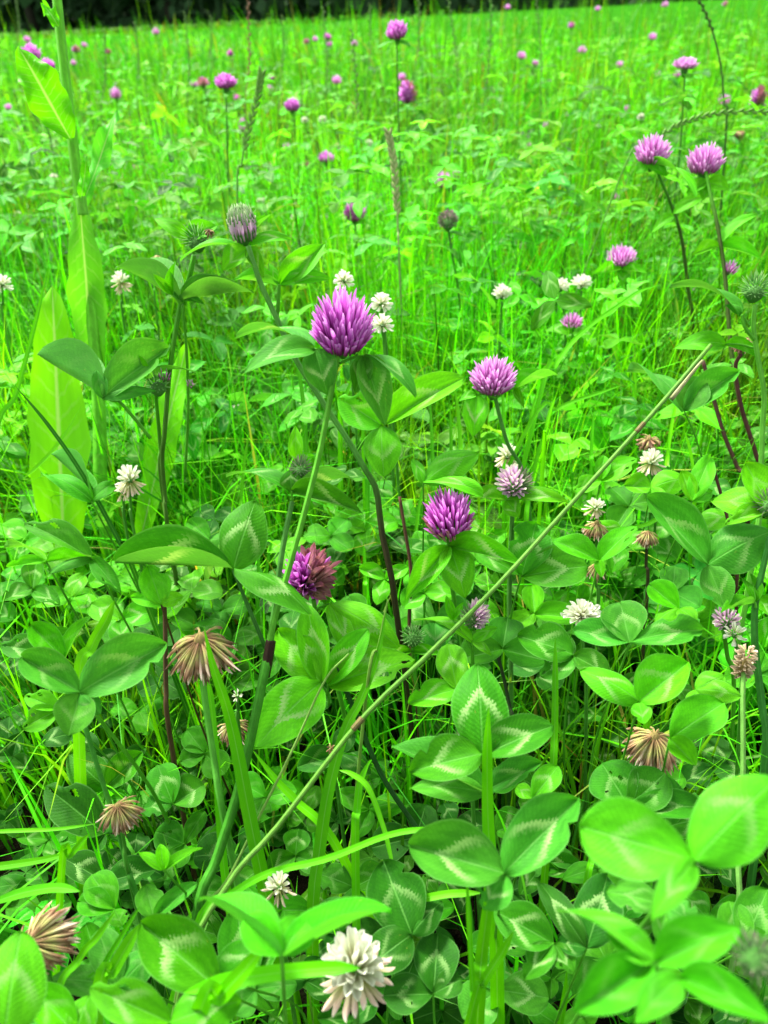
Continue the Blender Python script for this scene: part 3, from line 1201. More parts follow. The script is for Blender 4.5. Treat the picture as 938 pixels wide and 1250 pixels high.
# the long leaning one with the lilac bud on top
red_clover('lilac half-open clover bud with green tip on the long stem blackening below',
           [dict(pix=[(303, 300), (318, 345), (340, 393), (359, 435), (393, 489), (428, 542), (447, 575), (460, 600), (467, 654), (484, 743)], d0=.356, d1=.40, r0=.0012, r1=.0017, brown=(.55, .80, .93), col=(.10, .34, .05, 1)),
            dict(pix=[(341, 347), (340, 370), (338, 390)], d0=.362, d1=.368, r0=.0007, r1=.0009, ground=False)],
           [dict(px=297, py=280, d=.362, R=.0088, kind='bud', squash=(.95, 1.08), axis=(-.05, -.1, 1), seed=3)],
           [((302, 303), [(356, 292, 15, .3), (272, 330, 28, .6), (322, 340, 20, .7)], dict(d=.362, col='l', shapes='n', foot=at(304, 308, d=.364))),
            ((294, 303), [(220, 318, 11, .3), (311, 254, 13, .9), (332, 262, 14, .8)], dict(d=.366, col='g', shapes='n', foot=at(303, 308, d=.366), mark=.4)),
            ((341, 348), [(398, 298, 34, .75), (403, 340, 20, .5), (329, 321, 11, .8), (286, 342, 9, .4)], dict(d=.372, col='l', shapes='n', foot=at(338, 385, d=.372), mark=.6)),
            ((466, 519), [(568, 462, 44, .5), (413, 486, 48, .75), (469, 582, 50, .7)], dict(d=.385, col='l', shapes='o', foot=[at(436, 552, d=.393), at(448, 534, d=.388), at(466, 519, d=.385)], mark=.7))])

red_clover('nearest of the pale pink clover heads, on a slender stem behind the straw',
           [dict(pix=[(604, 478), (607, 495), (620, 542), (637, 571), (646, 620)], d0=.44, d1=.48, r0=.0011, r1=.0013, col=(.09, .30, .05, 1))],
           [dict(px=602, py=458, d=.44, R=.0138, kind='pink', n=190, squash=(1, .80), axis=(0, -.05, 1), seed=8)],
           [((582, 481), [(578, 533, 34, .9), (560, 490, 11, .4)], dict(d=.442, col='l', shapes='n', foot=at(606, 486, d=.442))),
            ((628, 474), [(681, 458, 14, .3), (640, 498, 11, .7)], dict(d=.445, col='g', shapes='n', foot=at(606, 486, d=.442), mark=.3))])

red_clover('mauve clover head with ragged lower florets, close above a star of chevron leaves',
           [dict(pix=[(548, 655), (549, 690), (556, 740), (566, 800)], d0=.376, d1=.40, r0=.0011, r1=.0013)],
           [dict(px=548, py=630, d=.374, R=.0134, kind='redold', n=160, squash=(.95, 1.1), axis=(-.1, -.15, 1), seed=12)],
           [((549, 667), [(568, 730, 48, .8), (495, 732, 34, .7), (640, 692, 30, .5), (590, 655, 14, .4)], dict(d=.376, col='l', shapes='n', foot=at(549, 680, d=.378), mark=1.0))])

red_clover('lilac bud fading to brown on one side, above the long straw',
           [dict(pix=[(628, 606), (625, 640), (622, 734), (624, 848)], d0=.39, d1=.42, r0=.0012, r1=.0014, col=(.08, .26, .04, 1))],
           [dict(px=629, py=590, d=.388, R=.0104, kind='halfbud', n=110, squash=(1, .78), axis=(0, -.1, 1), spin=.2, seed=14)],
           [((618, 611), [(634, 631, 24, .9), (575, 606, 16, .3), (692, 612, 20, .3)], dict(d=.389, col='l', shapes='n', foot=at(627, 612, d=.39))),
            ((637, 703), [(718, 692, 58, .6), (655, 638, 56, .7), (580, 672, 30, .6)], dict(d=.395, col='m', shapes='r', foot=at(622, 760, d=.41), mark=1.0))])

red_clover('small lilac clover bud half hidden by the long straw',
           [dict(pix=[(579, 770), (577, 800), (580, 840), (590, 900)], d0=.37, d1=.39, r0=.0009, r1=.0011)],
           [dict(px=579, py=753, d=.368, R=.0083, kind='halfbud', n=95, squash=(.9, 1), axis=(.25, -.1, 1), spin=3.4, seed=16)],
           [((577, 783), [(607, 766, 18, .5), (505, 757, 14, .4), (600, 800, 12, .5)], dict(d=.369, col='l', shapes='n', foot=at(578, 795, d=.37), mark=.4)),
            ((553, 757), [(545, 727, 13, .9), (566, 735, 9, .8)], dict(d=.372, col='y', shapes='n', foot=at(578, 795, d=.37), mark=.2))])

red_clover('wilting clover head, half purple and half brown, behind the pale stems',
           [dict(pix=[(383, 732), (388, 760), (398, 800), (420, 870)], d0=.385, d1=.40, r0=.0011, r1=.0013)],
           [dict(px=379, py=700, d=.383, R=.0138, kind='wilt', n=130, axis=(.35, -.25, .9), squash=(.95, 1.1), spin=.1, seed=18)],
           [((392, 834), [(376, 738, 42, .75), (339, 768, 54, .7), (311, 914, 72, .6)], dict(d=.352, col='l', shapes='o', foot=at(400, 850, d=.36), mark=1.0)),
            ((403, 737), [(488, 790, 46, .6), (430, 800, 30, .7)], dict(d=.385, col='l', shapes='o', foot=at(385, 745, d=.386), mark=.9)),
            ((400, 836), [(507, 806, 56, .55), (450, 768, 40, .6)], dict(d=.358, col='l', shapes='o', foot=at(402, 860, d=.364), mark=1.0))])

red_clover('green clover knob with pale bristles, low beside the brown stem',
           [dict(pix=[(504, 790), (506, 820), (512, 870)], d0=.40, d1=.42, r0=.0009, r1=.0011),
            dict(pix=[(488, 606), (495, 650), (502, 700), (500, 765), (508, 840)], d0=.43, d1=.43, r0=.0009, r1=.0012, col=(.10, .05, .03, 1), ground=True)],
           [dict(px=504, py=778, d=.40, R=.0066, kind='greenbud', n=90, seed=20)],
           [((503, 795), [(470, 800, 14, .5), (540, 800, 16, .5)], dict(d=.401, col='g', shapes='n', foot=at(504, 800, d=.402)))])

red_clover('green clover bud with a brown flake, over a whorl of narrow dark leaves',
           [dict(pix=[(237, 312), (231, 340), (222, 366), (212, 420), (206, 466), (201, 530), (198, 561), (202, 610), (206, 650)], d0=.40, d1=.45, r0=.0013, r1=.0013, brown=(.25, .6, .6)),
            dict(pix=[(223, 372), (228, 430), (230, 500), (226, 580)], d0=.405, d1=.45, r0=.0007, r1=.0009, ground=False)],
           [dict(px=240, py=292, d=.398, R=.0078, kind='greenbud', n=80, seed=22, axis=(-.1, 0, 1)),
            dict(px=256, py=284, d=.395, R=.0030, kind='dead', n=20, seed=23, single=False)],
           [((230, 290), [(189, 267, 20, .6), (266, 276, 26, .6), (241, 275, 22, .95)], dict(d=.398, col='l', shapes='n', foot=at(237, 310, d=.399), mark=.2)),
            ((220, 366), [(141, 328, 17, .2), (310, 358, 12, .1), (222, 352, 22, .6), (250, 372, 12, .3)], dict(d=.402, col='e', shapes='n', foot=at(221, 372, d=.403), mark=.1)),
            ((211, 360), [(187, 334, 12, .9), (215, 319, 13, .95)], dict(d=.400, col='y', shapes='n', foot=at(221, 372, d=.403), mark=.1))])

red_clover('clover top showing one purple petal between dark folded leaves beside the tall pale weed',
           [dict(pix=[(190, 478), (192, 500), (196, 545), (200, 610)], d0=.42, d1=.45, r0=.0010, r1=.0012, brown=(.2, .8, .6)),
            dict(pix=[(125, 485), (142, 487), (162, 508), (184, 535)], d0=.40, d1=.42, r0=.0009, r1=.0010, ground=False)],
           [dict(px=192, py=470, d=.42, R=.0075, kind='greenbud', n=70, seed=25),
            dict(px=201, py=458, d=.418, R=.0042, kind='red', n=14, seed=26, axis=(.2, 0, 1)),
            dict(px=233, py=468, d=.425, R=.0030, kind='red', n=10, seed=27)],
           [((126, 487), [(48, 430, 20, .3), (207, 422, 44, .5), (118, 452, 20, .8), (190, 477, 12, .2)], dict(d=.40, col='b', shapes='o', foot=at(142, 490, d=.402), mark=.15)),
            ((180, 462), [(157, 428, 20, .9), (240, 455, 8, .2)], dict(d=.418, col='l', shapes='n', foot=at(190, 480, d=.42), mark=.1))])

# right-hand side
red_clover('round green clover bud close to the frame edge with a pale forked stem',
           [dict(pix=[(922, 372), (920, 400), (926, 440), (933, 480), (931, 520), (928, 600), (920, 680)], d0=.38, d1=.41, r0=.0012, r1=.0016, col=(.15, .52, .05, 1)),
            dict(pix=[(906, 384), (910, 400), (921, 415)], d0=.38, d1=.382, r0=.0008, r1=.0010, ground=False)],
           [dict(px=922, py=353, d=.38, R=.0078, kind='greenbud', n=110, seed=30)],
           [((905, 384), [(818, 350, 12, .2), (885, 372, 10, .4)], dict(d=.38, col='e', shapes='n', foot=at(915, 398, d=.381), mark=.1)),
            ((886, 420), [(822, 426, 26, .5), (930, 440, 18, .4)], dict(d=.40, col='g', shapes='n', foot=at(922, 425, d=.39), mark=.2))])

red_clover('left head of the pale pink pair, on a leaning brown stalk',
           [dict(pix=[(799, 197), (805, 215), (820, 252), (832, 290), (840, 350), (846, 420)], d0=.60, d1=.68, r0=.0011, r1=.0017, brown=(.1, .45, .75))],
           [dict(px=797, py=183, d=.60, R=.0140, kind='pink', n=170, squash=(1, .85), seed=33, single=False)],
           [((790, 200), [(776, 212, 16, .7), (815, 215, 14, .6), (850, 240, 16, .4)], dict(d=.602, col='l', shapes='n', foot=at(800, 205, d=.602), mark=.2)),
            ((822, 262), [(862, 238, 16, .5), (795, 285, 14, .5)], dict(d=.62, col='l', shapes='n', foot=at(826, 272, d=.62), mark=.3))])
red_clover('right head of the pale pink pair, on a thick brown stalk',
           [dict(pix=[(862, 210), (868, 240), (876, 275), (885, 335), (893, 430), (905, 500), (922, 562)], d0=.58, d1=.56, r0=.0012, r1=.0020, brown=(.05, .3, .8))],
           [dict(px=861, py=194, d=.585, R=.0142, kind='pink', n=170, squash=(1, .85), seed=34, single=False),
            dict(px=893, py=326, d=.57, R=.0062, kind='pink', n=40, seed=35, single=False, axis=(.4, 0, 1))],
           [((864, 222), [(838, 236, 16, .6), (890, 232, 20, .6), (858, 245, 15, .8)], dict(d=.585, col='l', shapes='n', foot=at(866, 228, d=.585), mark=.2)),
            ((880, 300), [(925, 262, 16, .5), (845, 312, 14, .5), (930, 318, 18, .5)], dict(d=.575, col='l', shapes='n', foot=at(882, 310, d=.575), mark=.2))])
red_clover('brown-stalked clover with a dead dark head, behind the top of the long straw',
           [dict(pix=[(905, 432), (898, 450), (906, 500), (924, 558), (930, 600)], d0=.47, d1=.49, r0=.0012, r1=.0016, col=(.09, .035, .03, 1)),
            dict(pix=[(858, 440), (868, 475), (884, 530), (900, 570), (912, 610)], d0=.50, d1=.50, r0=.0013, r1=.0015, col=(.08, .04, .03, 1), ground=True)],
           [dict(px=906, py=421, d=.47, R=.0062, kind='dead', n=50, seed=37, single=False)],
           [((835, 501), [(767, 449, 24, .4), (858, 460, 42, .75), (903, 452, 36, .6)], dict(d=.435, col='b', shapes='o', foot=[at(862, 575, d=.46), at(848, 530, d=.445), at(835, 501, d=.435)], mark=.15))])
red_clover('pink clover head without visible leaves, right of the white double clover',
           [dict(pix=[(760, 322), (764, 345), (772, 390)], d0=.66, d1=.72, r0=.0012, r1=.0013)],
           [dict(px=759, py=311, d=.66, R=.0133, kind='pink', n=140, squash=(1, .70), seed=40, single=False)],
           [((760, 330), [(722, 335, 12, .4), (790, 334, 12, .4), (760, 348, 14, .7)], dict(d=.66, col='l', shapes='n', foot=at(761, 335, d=.66)))])
red_clover('small pink clover head just below the white double clover',
           [dict(pix=[(699, 400), (700, 420), (706, 460)], d0=.62, d1=.68, r0=.0010, r1=.0012)],
           [dict(px=699, py=390, d=.62, R=.0095, kind='pink', n=60, squash=(1, .72), seed=41, single=False)],
           [((699, 406), [(665, 404, 14, .4), (730, 412, 16, .4)], dict(d=.62, col='g', shapes='n', foot=at(700, 412, d=.62)))])

# bottom right corner: out-of-focus tops close to the camera
red_clover('blurred clover top with a fuzzy pale bud in the corner nearest the camera',
           [dict(pix=[(922, 1195), (920, 1230), (915, 1300)], d0=.16, d1=.19, r0=.0010, r1=.0012, col=(.09, .40, .03, 1)),
            dict(pix=[(797, 1175), (800, 1220), (815, 1300)], d0=.165, d1=.20, r0=.0010, r1=.0012, col=(.09, .40, .03, 1), ground=True)],
           [dict(px=921, py=1170, d=.160, R=.0052, kind='greybud', n=70, seed=44, single=False)],
           [((798, 1175), [(678, 1112, 26, .3), (740, 1140, 40, .4), (905, 1135, 60, .4), (700, 1235, 62, .7)], dict(d=.165, col='n', shapes='n', foot=at(798, 1190, d=.166), mark=.25)),
            ((830, 1192), [(945, 1250, 50, .5), (775, 1250, 44, .6)], dict(d=.160, col='n', shapes='n', foot=at(800, 1205, d=.166), mark=.2))])
red_clover('purple-grey clover bud low at the right edge, tucked behind the thick green stem',
           [dict(pix=[(884, 770), (888, 800), (896, 850)], d0=.37, d1=.39, r0=.0010, r1=.0012),
            dict(pix=[(940, 655), (930, 700), (922, 740), (922, 790), (930, 860), (934, 930)], d0=.345, d1=.36, r0=.0013, r1=.0021, col=(.045, .24, .03, 1), ground=True)],
           [dict(px=887, py=757, d=.37, R=.0070, kind='halfbud', n=70, seed=46, single=False, axis=(-.3, 0, 1)),
            dict(px=938, py=615, d=.345, R=.0075, kind='greybud', n=70, seed=47, single=False)],
           [((864, 690), [(790, 606, 48, .6), (942, 648, 62, .6), (886, 742, 40, .7)], dict(d=.355, col='b', shapes='o', foot=[at(906, 735, d=.352), at(885, 715, d=.354), at(864, 690, d=.355)], mark=.7)),
            ((940, 622), [(911, 565, 42, .7), (868, 612, 40, .5), (885, 640, 20, .3)], dict(d=.347, col='l', shapes='o', foot=at(938, 640, d=.346), mark=.5)),
            ((922, 735), [(880, 748, 10, .3), (905, 705, 11, .8), (916, 700, 10, .8)], dict(d=.348, col='g', shapes='n', foot=at(923, 742, d=.348), mark=.1))])


# ------------------------------------------------------------------ white clover, fresh and withered
def white_clover(label, px, py, d, R, kind, n, below, group, axis=UP, squash=(1, 1), single=False, col=(.075, .30, .03, 1), r=.0008, name='white_clover', cat='white clover', d1=None, seed=None):
    p = path([(px, py + R / d * F * .45)] + below, d, d1 or d * 1.03)
    g = foot_of(p)
    t = thing(name, label, cat, g, group)
    stem(t, g, p + [g], r, r * 1.25, col, n=16)
    flower_head(t, g, at(px, py, d=d), R, kind, n, Vector(axis), rnd.uniform(0, 6), single, squash, seed or rnd.randint(1, 9999))
    return t


GW, GB = 'white clover in flower', 'withered brown clover heads'
white_clover('big white clover head with drooping pinkish lower florets at the bottom edge', 433, 1184, .246, .0118, 'white', 76, [(436, 1260), (440, 1330)], GW, axis=(0, -.12, 1), squash=(.98, 1.15), single=True, r=.001, seed=3)
white_clover('white clover dome between the chevron leaves, right of the long straw', 710, 753, .372, .0096, 'whitedome', 44, [(712, 790), (716, 830)], GW, squash=(1, .8), single=True)
white_clover('small white clover in front of the wide pale weed leaf', 159, 586, .44, .0085, 'white', 44, [(160, 620), (166, 660)], GW)
white_clover('white clover behind the slender stem of the pink head', 619, 557, .49, .0080, 'white', 40, [(622, 600), (626, 640)], GW)
white_clover('white clover below a brown head, near the long straw', 795, 565, .47, .0085, 'white', 44, [(797, 590), (800, 640)], GW)
white_clover('white clover sitting right above a withered reddish head', 727, 620, .43, .0070, 'white', 36, [(729, 640), (732, 690)], GW, squash=(1, .75))
white_clover('left bloom of the white double clover', 684, 353, .63, .0088, 'whitedome', 40, [(688, 380), (690, 420)], GW)
white_clover('right bloom of the white double clover', 710, 349, .63, .0092, 'whitedome', 40, [(709, 380), (706, 420)], GW)
white_clover('pale clover in the grass left of the double white one', 613, 362, .60, .0088, 'whitedome', 40, [(612, 390), (610, 430)], GW, squash=(.9, 1.1))
white_clover('upper of two cream clover heads right beside the tall purple one', 466, 371, .46, .0070, 'whiteball', 30, [(467, 395), (470, 430)], GW)
white_clover('lower of two cream clover heads right beside the tall purple one', 467, 397, .45, .0070, 'whiteball', 30, [(470, 420), (474, 450)], GW)
white_clover('cream clover peeping out above the tall purple head', 420, 343, .50, .0072, 'whiteball', 30, [(422, 365), (425, 400)], GW)
white_clover('white clover cut by the picture edge beside the tall weed', 3, 348, .60, .0080, 'whiteball', 36, [(4, 370), (8, 410)], GW)
white_clover('small white clover deep in the leaves over the bottom trefoil', 341, 1083, .30, .0062, 'white', 30, [(342, 1110), (346, 1150)], GW)
white_clover('white clover florets under the top leaflet of the dark trefoil', 570, 912, .33, .0065, 'white', 30, [(572, 930), (576, 960)], GW)
white_clover('pale clover with a pinkish tuft under the bud whorl', 148, 345, .62, .0085, 'white', 36, [(150, 370), (152, 400)], GW)
white_clover('washed-out clover in the grass above the narrow dark whorl', 188, 322, .66, .0090, 'dead', 36, [(190, 350), (192, 390)], GB, squash=(1.2, .7))

white_clover('large pinkish-beige withered head crossed by a grass blade', 247, 793, .318, .0138, 'brown', 190, [(250, 850), (262, 930), (274, 1000)], GB, axis=(.08, -.05, 1), squash=(1, .86), single=True, r=.0013, col=(.12, .46, .05, 1), seed=9)
white_clover('neat brown withered head with a green band, over the leaf with holes', 797, 910, .335, .0118, 'brown', 210, [(799, 950), (804, 1000)], GB, squash=(1, .92), single=True, r=.0011, seed=10)
white_clover('shaggy beige withered head among the shaded round leaves', 147, 992, .315, .0086, 'brown', 140, [(152, 1030), (160, 1080)], GB, single=True, seed=11)
white_clover('ragged brown head with pale upright petals at the lower left corner', 52, 1148, .262, .0108, 'brown', 160, [(70, 1230), (80, 1300)], GB, axis=(-.35, -.5, .8), single=True, seed=12)
white_clover('half hidden withered head behind the thick dark stem', 284, 890, .37, .0082, 'brown', 120, [(290, 920), (296, 960)], GB, squash=(1, .8), single=True, seed=13)
white_clover('small dark withered head on a thin black stalk', 790, 656, .41, .0062, 'brown', 110, [(789, 690), (790, 730)], GB, col=(.05, .05, .02, 1), seed=14)
white_clover('reddish withered head right under a white clover', 728, 645, .425, .0078, 'brown', 110, [(729, 670), (731, 710)], GB, squash=(1, .8), seed=15)
white_clover('withered head hanging below the folded bright leaf', 727, 696, .41, .0062, 'brown', 40, [(728, 715), (730, 750)], GB, seed=16)
white_clover('dark brown head above a white clover near the straw', 792, 541, .49, .0080, 'dead', 40, [(793, 560), (795, 600)], GB, squash=(1, .7), seed=17)
white_clover('tan fuzzy head with white specks on a straight pale stalk', 908, 812, .345, .0070, 'fuzz', 90, [(907, 850), (907, 952), (901, 1042), (901, 1125)], GB, single=True, r=.0011, col=(.20, .50, .09, 1), squash=(.95, 1.1), d1=.335, seed=18)
white_clover('cluster of small white knobs right above the tan fuzzy head', 897, 775, .36, .0062, 'whiteball', 12, [(901, 800), (906, 830)], GW, seed=19)
white_clover('tiny brown tuft low in the grass by the crossing straws', 405, 915, .37, .0030, 'dead', 20, [(407, 930), (410, 950)], GB, seed=20)
white_clover('faded pink clover remnant in the left grass', 70, 466, .62, .0080, 'dead', 30, [(72, 490), (75, 530)], GB, squash=(1, .7), seed=21)
white_clover('spent cream clover near the green stems left of the wilted head', 150, 600, .46, .0060, 'white', 24, [(152, 620), (155, 650)], GW, seed=24)
white_clover('closed white bud on a thin stalk beside the thick dark stem', 290, 850, .345, .0034, 'whiteball', 10, [(291, 868), (293, 900)], GW, squash=(.7, 1.3), seed=22)


# ------------------------------------------------------------------ single clover leaves in the turf
GL = 'clover leaves'
clover_leaf('large dark trefoil with a grass tip crossing its centre, white chevrons on all three leaflets', (589, 921), [(583, 810, 74, .75), (500, 941, 60, .55), (676, 887, 54, .55)], z=.190, col='e', mark=1.1)
clover_leaf('wide trefoil below the dark one, its front leaflet gnawed', (616, 1067), [(499, 1030, 78, .6), (706, 974, 68, .6), (590, 1110, 50, .7, 'gnaw')], z=.19, col='b', mark=1.0)
clover_leaf('pair of greyish leaflets behind the dark trefoil', (592, 968), [(662, 930, 30, .4), (500, 962, 34, .4), (478, 912, 36, .6)], z=.165, col='b', mark=.6)
clover_leaf('bright trefoil with a red leaf tip, right of the dark trefoil', (780, 857), [(708, 818, 40, .55), (840, 808, 58, .65), (786, 884, 26, .5)], z=.19, col='l', mark=.8)
clover_leaf('plain smooth leaf with a blunt notched end, behind the neat brown head', (818, 902), [(884, 858, 56, .6, 'r'), (850, 935, 30, .5)], z=.175, col='g', mark=.0)
clover_leaf('leaf pierced by two round holes, left of the neat brown head', (768, 985), [(735, 932, 78, .6, 'hole'), (812, 944, 58, .7), (860, 985, 40, .5)], z=.155, col='e', mark=.5, shapes='r')
clover_leaf('broad trefoil of soft chevrons in front of the white dome', (769, 785), [(757, 734, 58, .6), (858, 768, 36, .5), (700, 768, 34, .4)], z=.20, col='b', mark=.8, shapes='r')
clover_leaf('dark overlapping leaves under the white dome', (700, 800), [(632, 775, 52, .5), (660, 826, 40, .6), (745, 826, 36, .5)], z=.17, col='e', mark=.7)
clover_leaf('small plain heart-shaped leaf above the soft chevron trefoil', (829, 743), [(792, 713, 34, .6, 'r'), (850, 760, 24, .4), (800, 760, 22, .4)], z=.19, col='g', mark=.0)
clover_leaf('folded bright leaf between two withered heads', (731, 684), [(676, 661, 28, .4), (778, 643, 32, .5), (735, 705, 14, .6)], z=.205, col='g', mark=.1)
clover_leaf('bright leaf with a brown tip, touching the long straw', (733, 586), [(778, 560, 30, .45), (738, 556, 20, .6), (700, 600, 22, .4)], z=.20, col='g', mark=.3)
clover_leaf('pale trefoil under the small white clover by the straw', (795, 596), [(838, 584, 34, .5), (762, 592, 28, .5), (810, 620, 22, .5)], z=.19, col='l', mark=.4)
clover_leaf('yellowish upright leaf pair right of the straw top', (845, 612), [(868, 556, 30, .7), (833, 575, 22, .7), (870, 600, 20, .4)], z=.20, col='l', mark=.2)
clover_leaf('bright oval leaf in front of the small lilac bud', (558, 842), [(547, 786, 42, .75, 'r'), (498, 858, 36, .5)], z=.180, col='l', mark=1.0)
clover_leaf('upper and folded leaflets left of the lilac fading bud', (517, 590), [(584, 553, 38, .5), (590, 603, 18, .2), (505, 560, 16, .5)], z=.225, col='l', mark=.6)
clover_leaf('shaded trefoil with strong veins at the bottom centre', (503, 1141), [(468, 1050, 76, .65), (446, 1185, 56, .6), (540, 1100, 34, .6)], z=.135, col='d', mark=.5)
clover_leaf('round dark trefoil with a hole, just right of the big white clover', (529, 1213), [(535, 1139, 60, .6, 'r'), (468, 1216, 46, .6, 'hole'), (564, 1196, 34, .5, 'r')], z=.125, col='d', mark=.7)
clover_leaf('chevron leaf running diagonally below the gnawed leaflet', (676, 1152), [(603, 1112, 54, .6), (640, 1195, 36, .6), (700, 1190, 30, .5)], z=.15, col='e', mark=1.0)
clover_leaf('dark leaf standing up behind the nearest blurred leaf', (716, 1158), [(742, 1068, 62, .6), (658, 1076, 34, .6), (680, 1150, 30, .5)], z=.15, col='d', mark=.9)
clover_leaf('pale leaf with bite marks under the nearest blurred trefoil', (814, 1106), [(740, 1088, 40, .5), (850, 1130, 40, .5), (805, 1150, 30, .6)], z=.185, col='b', mark=.4, shapes='r')
clover_leaf('big blurred yellow-green trefoil nearest the camera at right', (848, 1051), [(707, 1008, 98, .65, 'r'), (948, 950, 92, .7, 'o'), (797, 1124, 40, .25)], d=.182, col='n', mark=.5, pr=.0008, pcol=(.10, .42, .03, 1))
clover_leaf('blurred heart-shaped leaf spreading two thin wings at bottom centre', (344, 1166), [(298, 1120, 48, .7, 'r'), (372, 1122, 56, .7, 'r'), (243, 1098, 24, .2), (478, 1112, 32, .2)], d=.205, col='n', mark=.0, pr=.0007, pcol=(.10, .42, .03, 1))
clover_leaf('blurred single leaf filling the lower left corner', (5, 1275), [(26, 1136, 84, .8, 'o'), (-60, 1230, 60, .5)], d=.20, col='l', mark=.5)
clover_leaf('large chevron leaf left of the blurred heart-shaped one', (266, 1207), [(172, 1126, 76, .65), (318, 1150, 56, .6), (235, 1260, 50, .6)], z=.165, col='m', mark=1.0)
clover_leaf('long leaf with a pale chevron on the bottom edge at left', (208, 1248), [(110, 1206, 52, .6), (295, 1222, 60, .6), (225, 1300, 50, .6)], z=.185, col='g', mark=.8)
clover_leaf('deep green leaf behind the blurred heart-shaped one', (300, 1205), [(290, 1105, 58, .6), (345, 1110, 40, .6), (260, 1170, 36, .6)], z=.13, col='e', mark=.5)
clover_leaf('greyish leaf lying beside the blurred corner leaf', (146, 1205), [(57, 1196, 36, .5), (120, 1135, 44, .6, 'r'), (190, 1160, 40, .6)], z=.14, col='b', mark=.2)
clover_leaf('veined leaf between the corner leaf and the bottom chevron', (92, 1262), [(40, 1206, 48, .6), (110, 1215, 40, .6)], z=.16, col='g', mark=.5)
clover_leaf('large pale-backed leaf group at the left edge on a green stem', (98, 846), [(26, 801, 48, .5), (204, 785, 64, .55), (84, 898, 52, .75), (123, 872, 24, .6)], z=.21, col='b', mark=.45, pr=.0009)
clover_leaf('hump-backed leaflet and its curled neighbour at the left edge', (112, 681), [(30, 640, 30, .3), (147, 724, 24, .6), (60, 700, 16, .3)], z=.225, col='e', mark=.1)
clover_leaf('thin edge-on leaves on a green stalk at the left border', (57, 686), [(6, 665, 11, .3), (109, 681, 15, .3), (8, 692, 15, .4)], z=.22, col='l', mark=.1)
clover_leaf('upright leaf and its narrow mate left of the pale-backed group', (78, 806), [(38, 762, 36, .7), (111, 753, 18, .5), (40, 830, 30, .5)], z=.19, col='g', mark=.2)
clover_leaf('low plain leaf under the pale-backed group', (72, 866), [(28, 890, 32, .6), (30, 850, 26, .4), (100, 890, 26, .6)], z=.17, col='g', mark=.1)
clover_leaf('green leaves shading the wide weed leaf', (112, 612), [(50, 579, 22, .4), (66, 552, 18, .4), (140, 590, 20, .4)], z=.225, col='m', mark=.1)
clover_leaf('three-cornered leaf just right of the hump-backed one', (197, 738), [(181, 690, 40, .7), (160, 728, 22, .5), (224, 728, 20, .5)], z=.215, col='l', mark=.1, pcol=(.08, .05, .02, 1))
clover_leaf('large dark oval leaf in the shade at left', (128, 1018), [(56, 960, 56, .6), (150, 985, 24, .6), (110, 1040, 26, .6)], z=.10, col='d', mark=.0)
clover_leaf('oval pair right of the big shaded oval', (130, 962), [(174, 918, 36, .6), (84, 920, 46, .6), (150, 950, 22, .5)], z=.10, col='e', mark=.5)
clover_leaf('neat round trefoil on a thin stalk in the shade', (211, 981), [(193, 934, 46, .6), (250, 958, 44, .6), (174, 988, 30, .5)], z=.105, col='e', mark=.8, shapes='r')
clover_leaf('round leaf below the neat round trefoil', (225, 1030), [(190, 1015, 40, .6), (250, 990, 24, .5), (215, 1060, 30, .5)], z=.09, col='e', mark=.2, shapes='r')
clover_leaf('scalloped leaf with dark veins under the shaggy beige head', (140, 1110), [(112, 1068, 44, .6), (95, 1100, 36, .5), (150, 1130, 36, .6)], z=.12, col='m', mark=.3, shapes='r')
clover_leaf('greyish lobed leaf beside the foot of the thick dark stem', (188, 1120), [(242, 1078, 24, .5), (178, 1080, 36, .6), (205, 1150, 26, .6)], z=.12, col='b', mark=.1)
clover_leaf('round shaded leaf behind the half hidden withered head', (250, 920), [(228, 890, 34, .6), (275, 945, 40, .6), (220, 930, 28, .5)], z=.10, col='e', mark=.1, shapes='r')
clover_leaf('bright narrow leaf sprouting from a dark bud near the thick stem', (200, 1062), [(248, 1035, 14, .4), (170, 1040, 14, .4), (196, 1030, 18, .7)], z=.15, col='y', mark=.0)
clover_leaf('folded chevron leaf right of the trefoil centre, near a green blade', (650, 975), [(682, 935, 34, .6), (668, 980, 24, .5), (630, 960, 20, .5)], z=.14, col='l', mark=.8, shapes='r')
clover_leaf('broad leaf over the right rim of the soft chevron trefoil', (850, 842), [(885, 825, 30, .5), (905, 850, 30, .5), (850, 870, 26, .6)], z=.18, col='l', mark=.5)
clover_leaf('dark chevron leaf under the neat brown head', (812, 1010), [(815, 945, 50, .65), (860, 1000, 36, .6), (775, 1010, 30, .6)], z=.12, col='e', mark=.9)
clover_leaf('round shaded leaf at the right edge by the tan head stalk', (905, 1160), [(938, 1085, 56, .6), (890, 1100, 44, .6), (945, 1150, 40, .6)], z=.13, col='e', mark=.4, shapes='r')

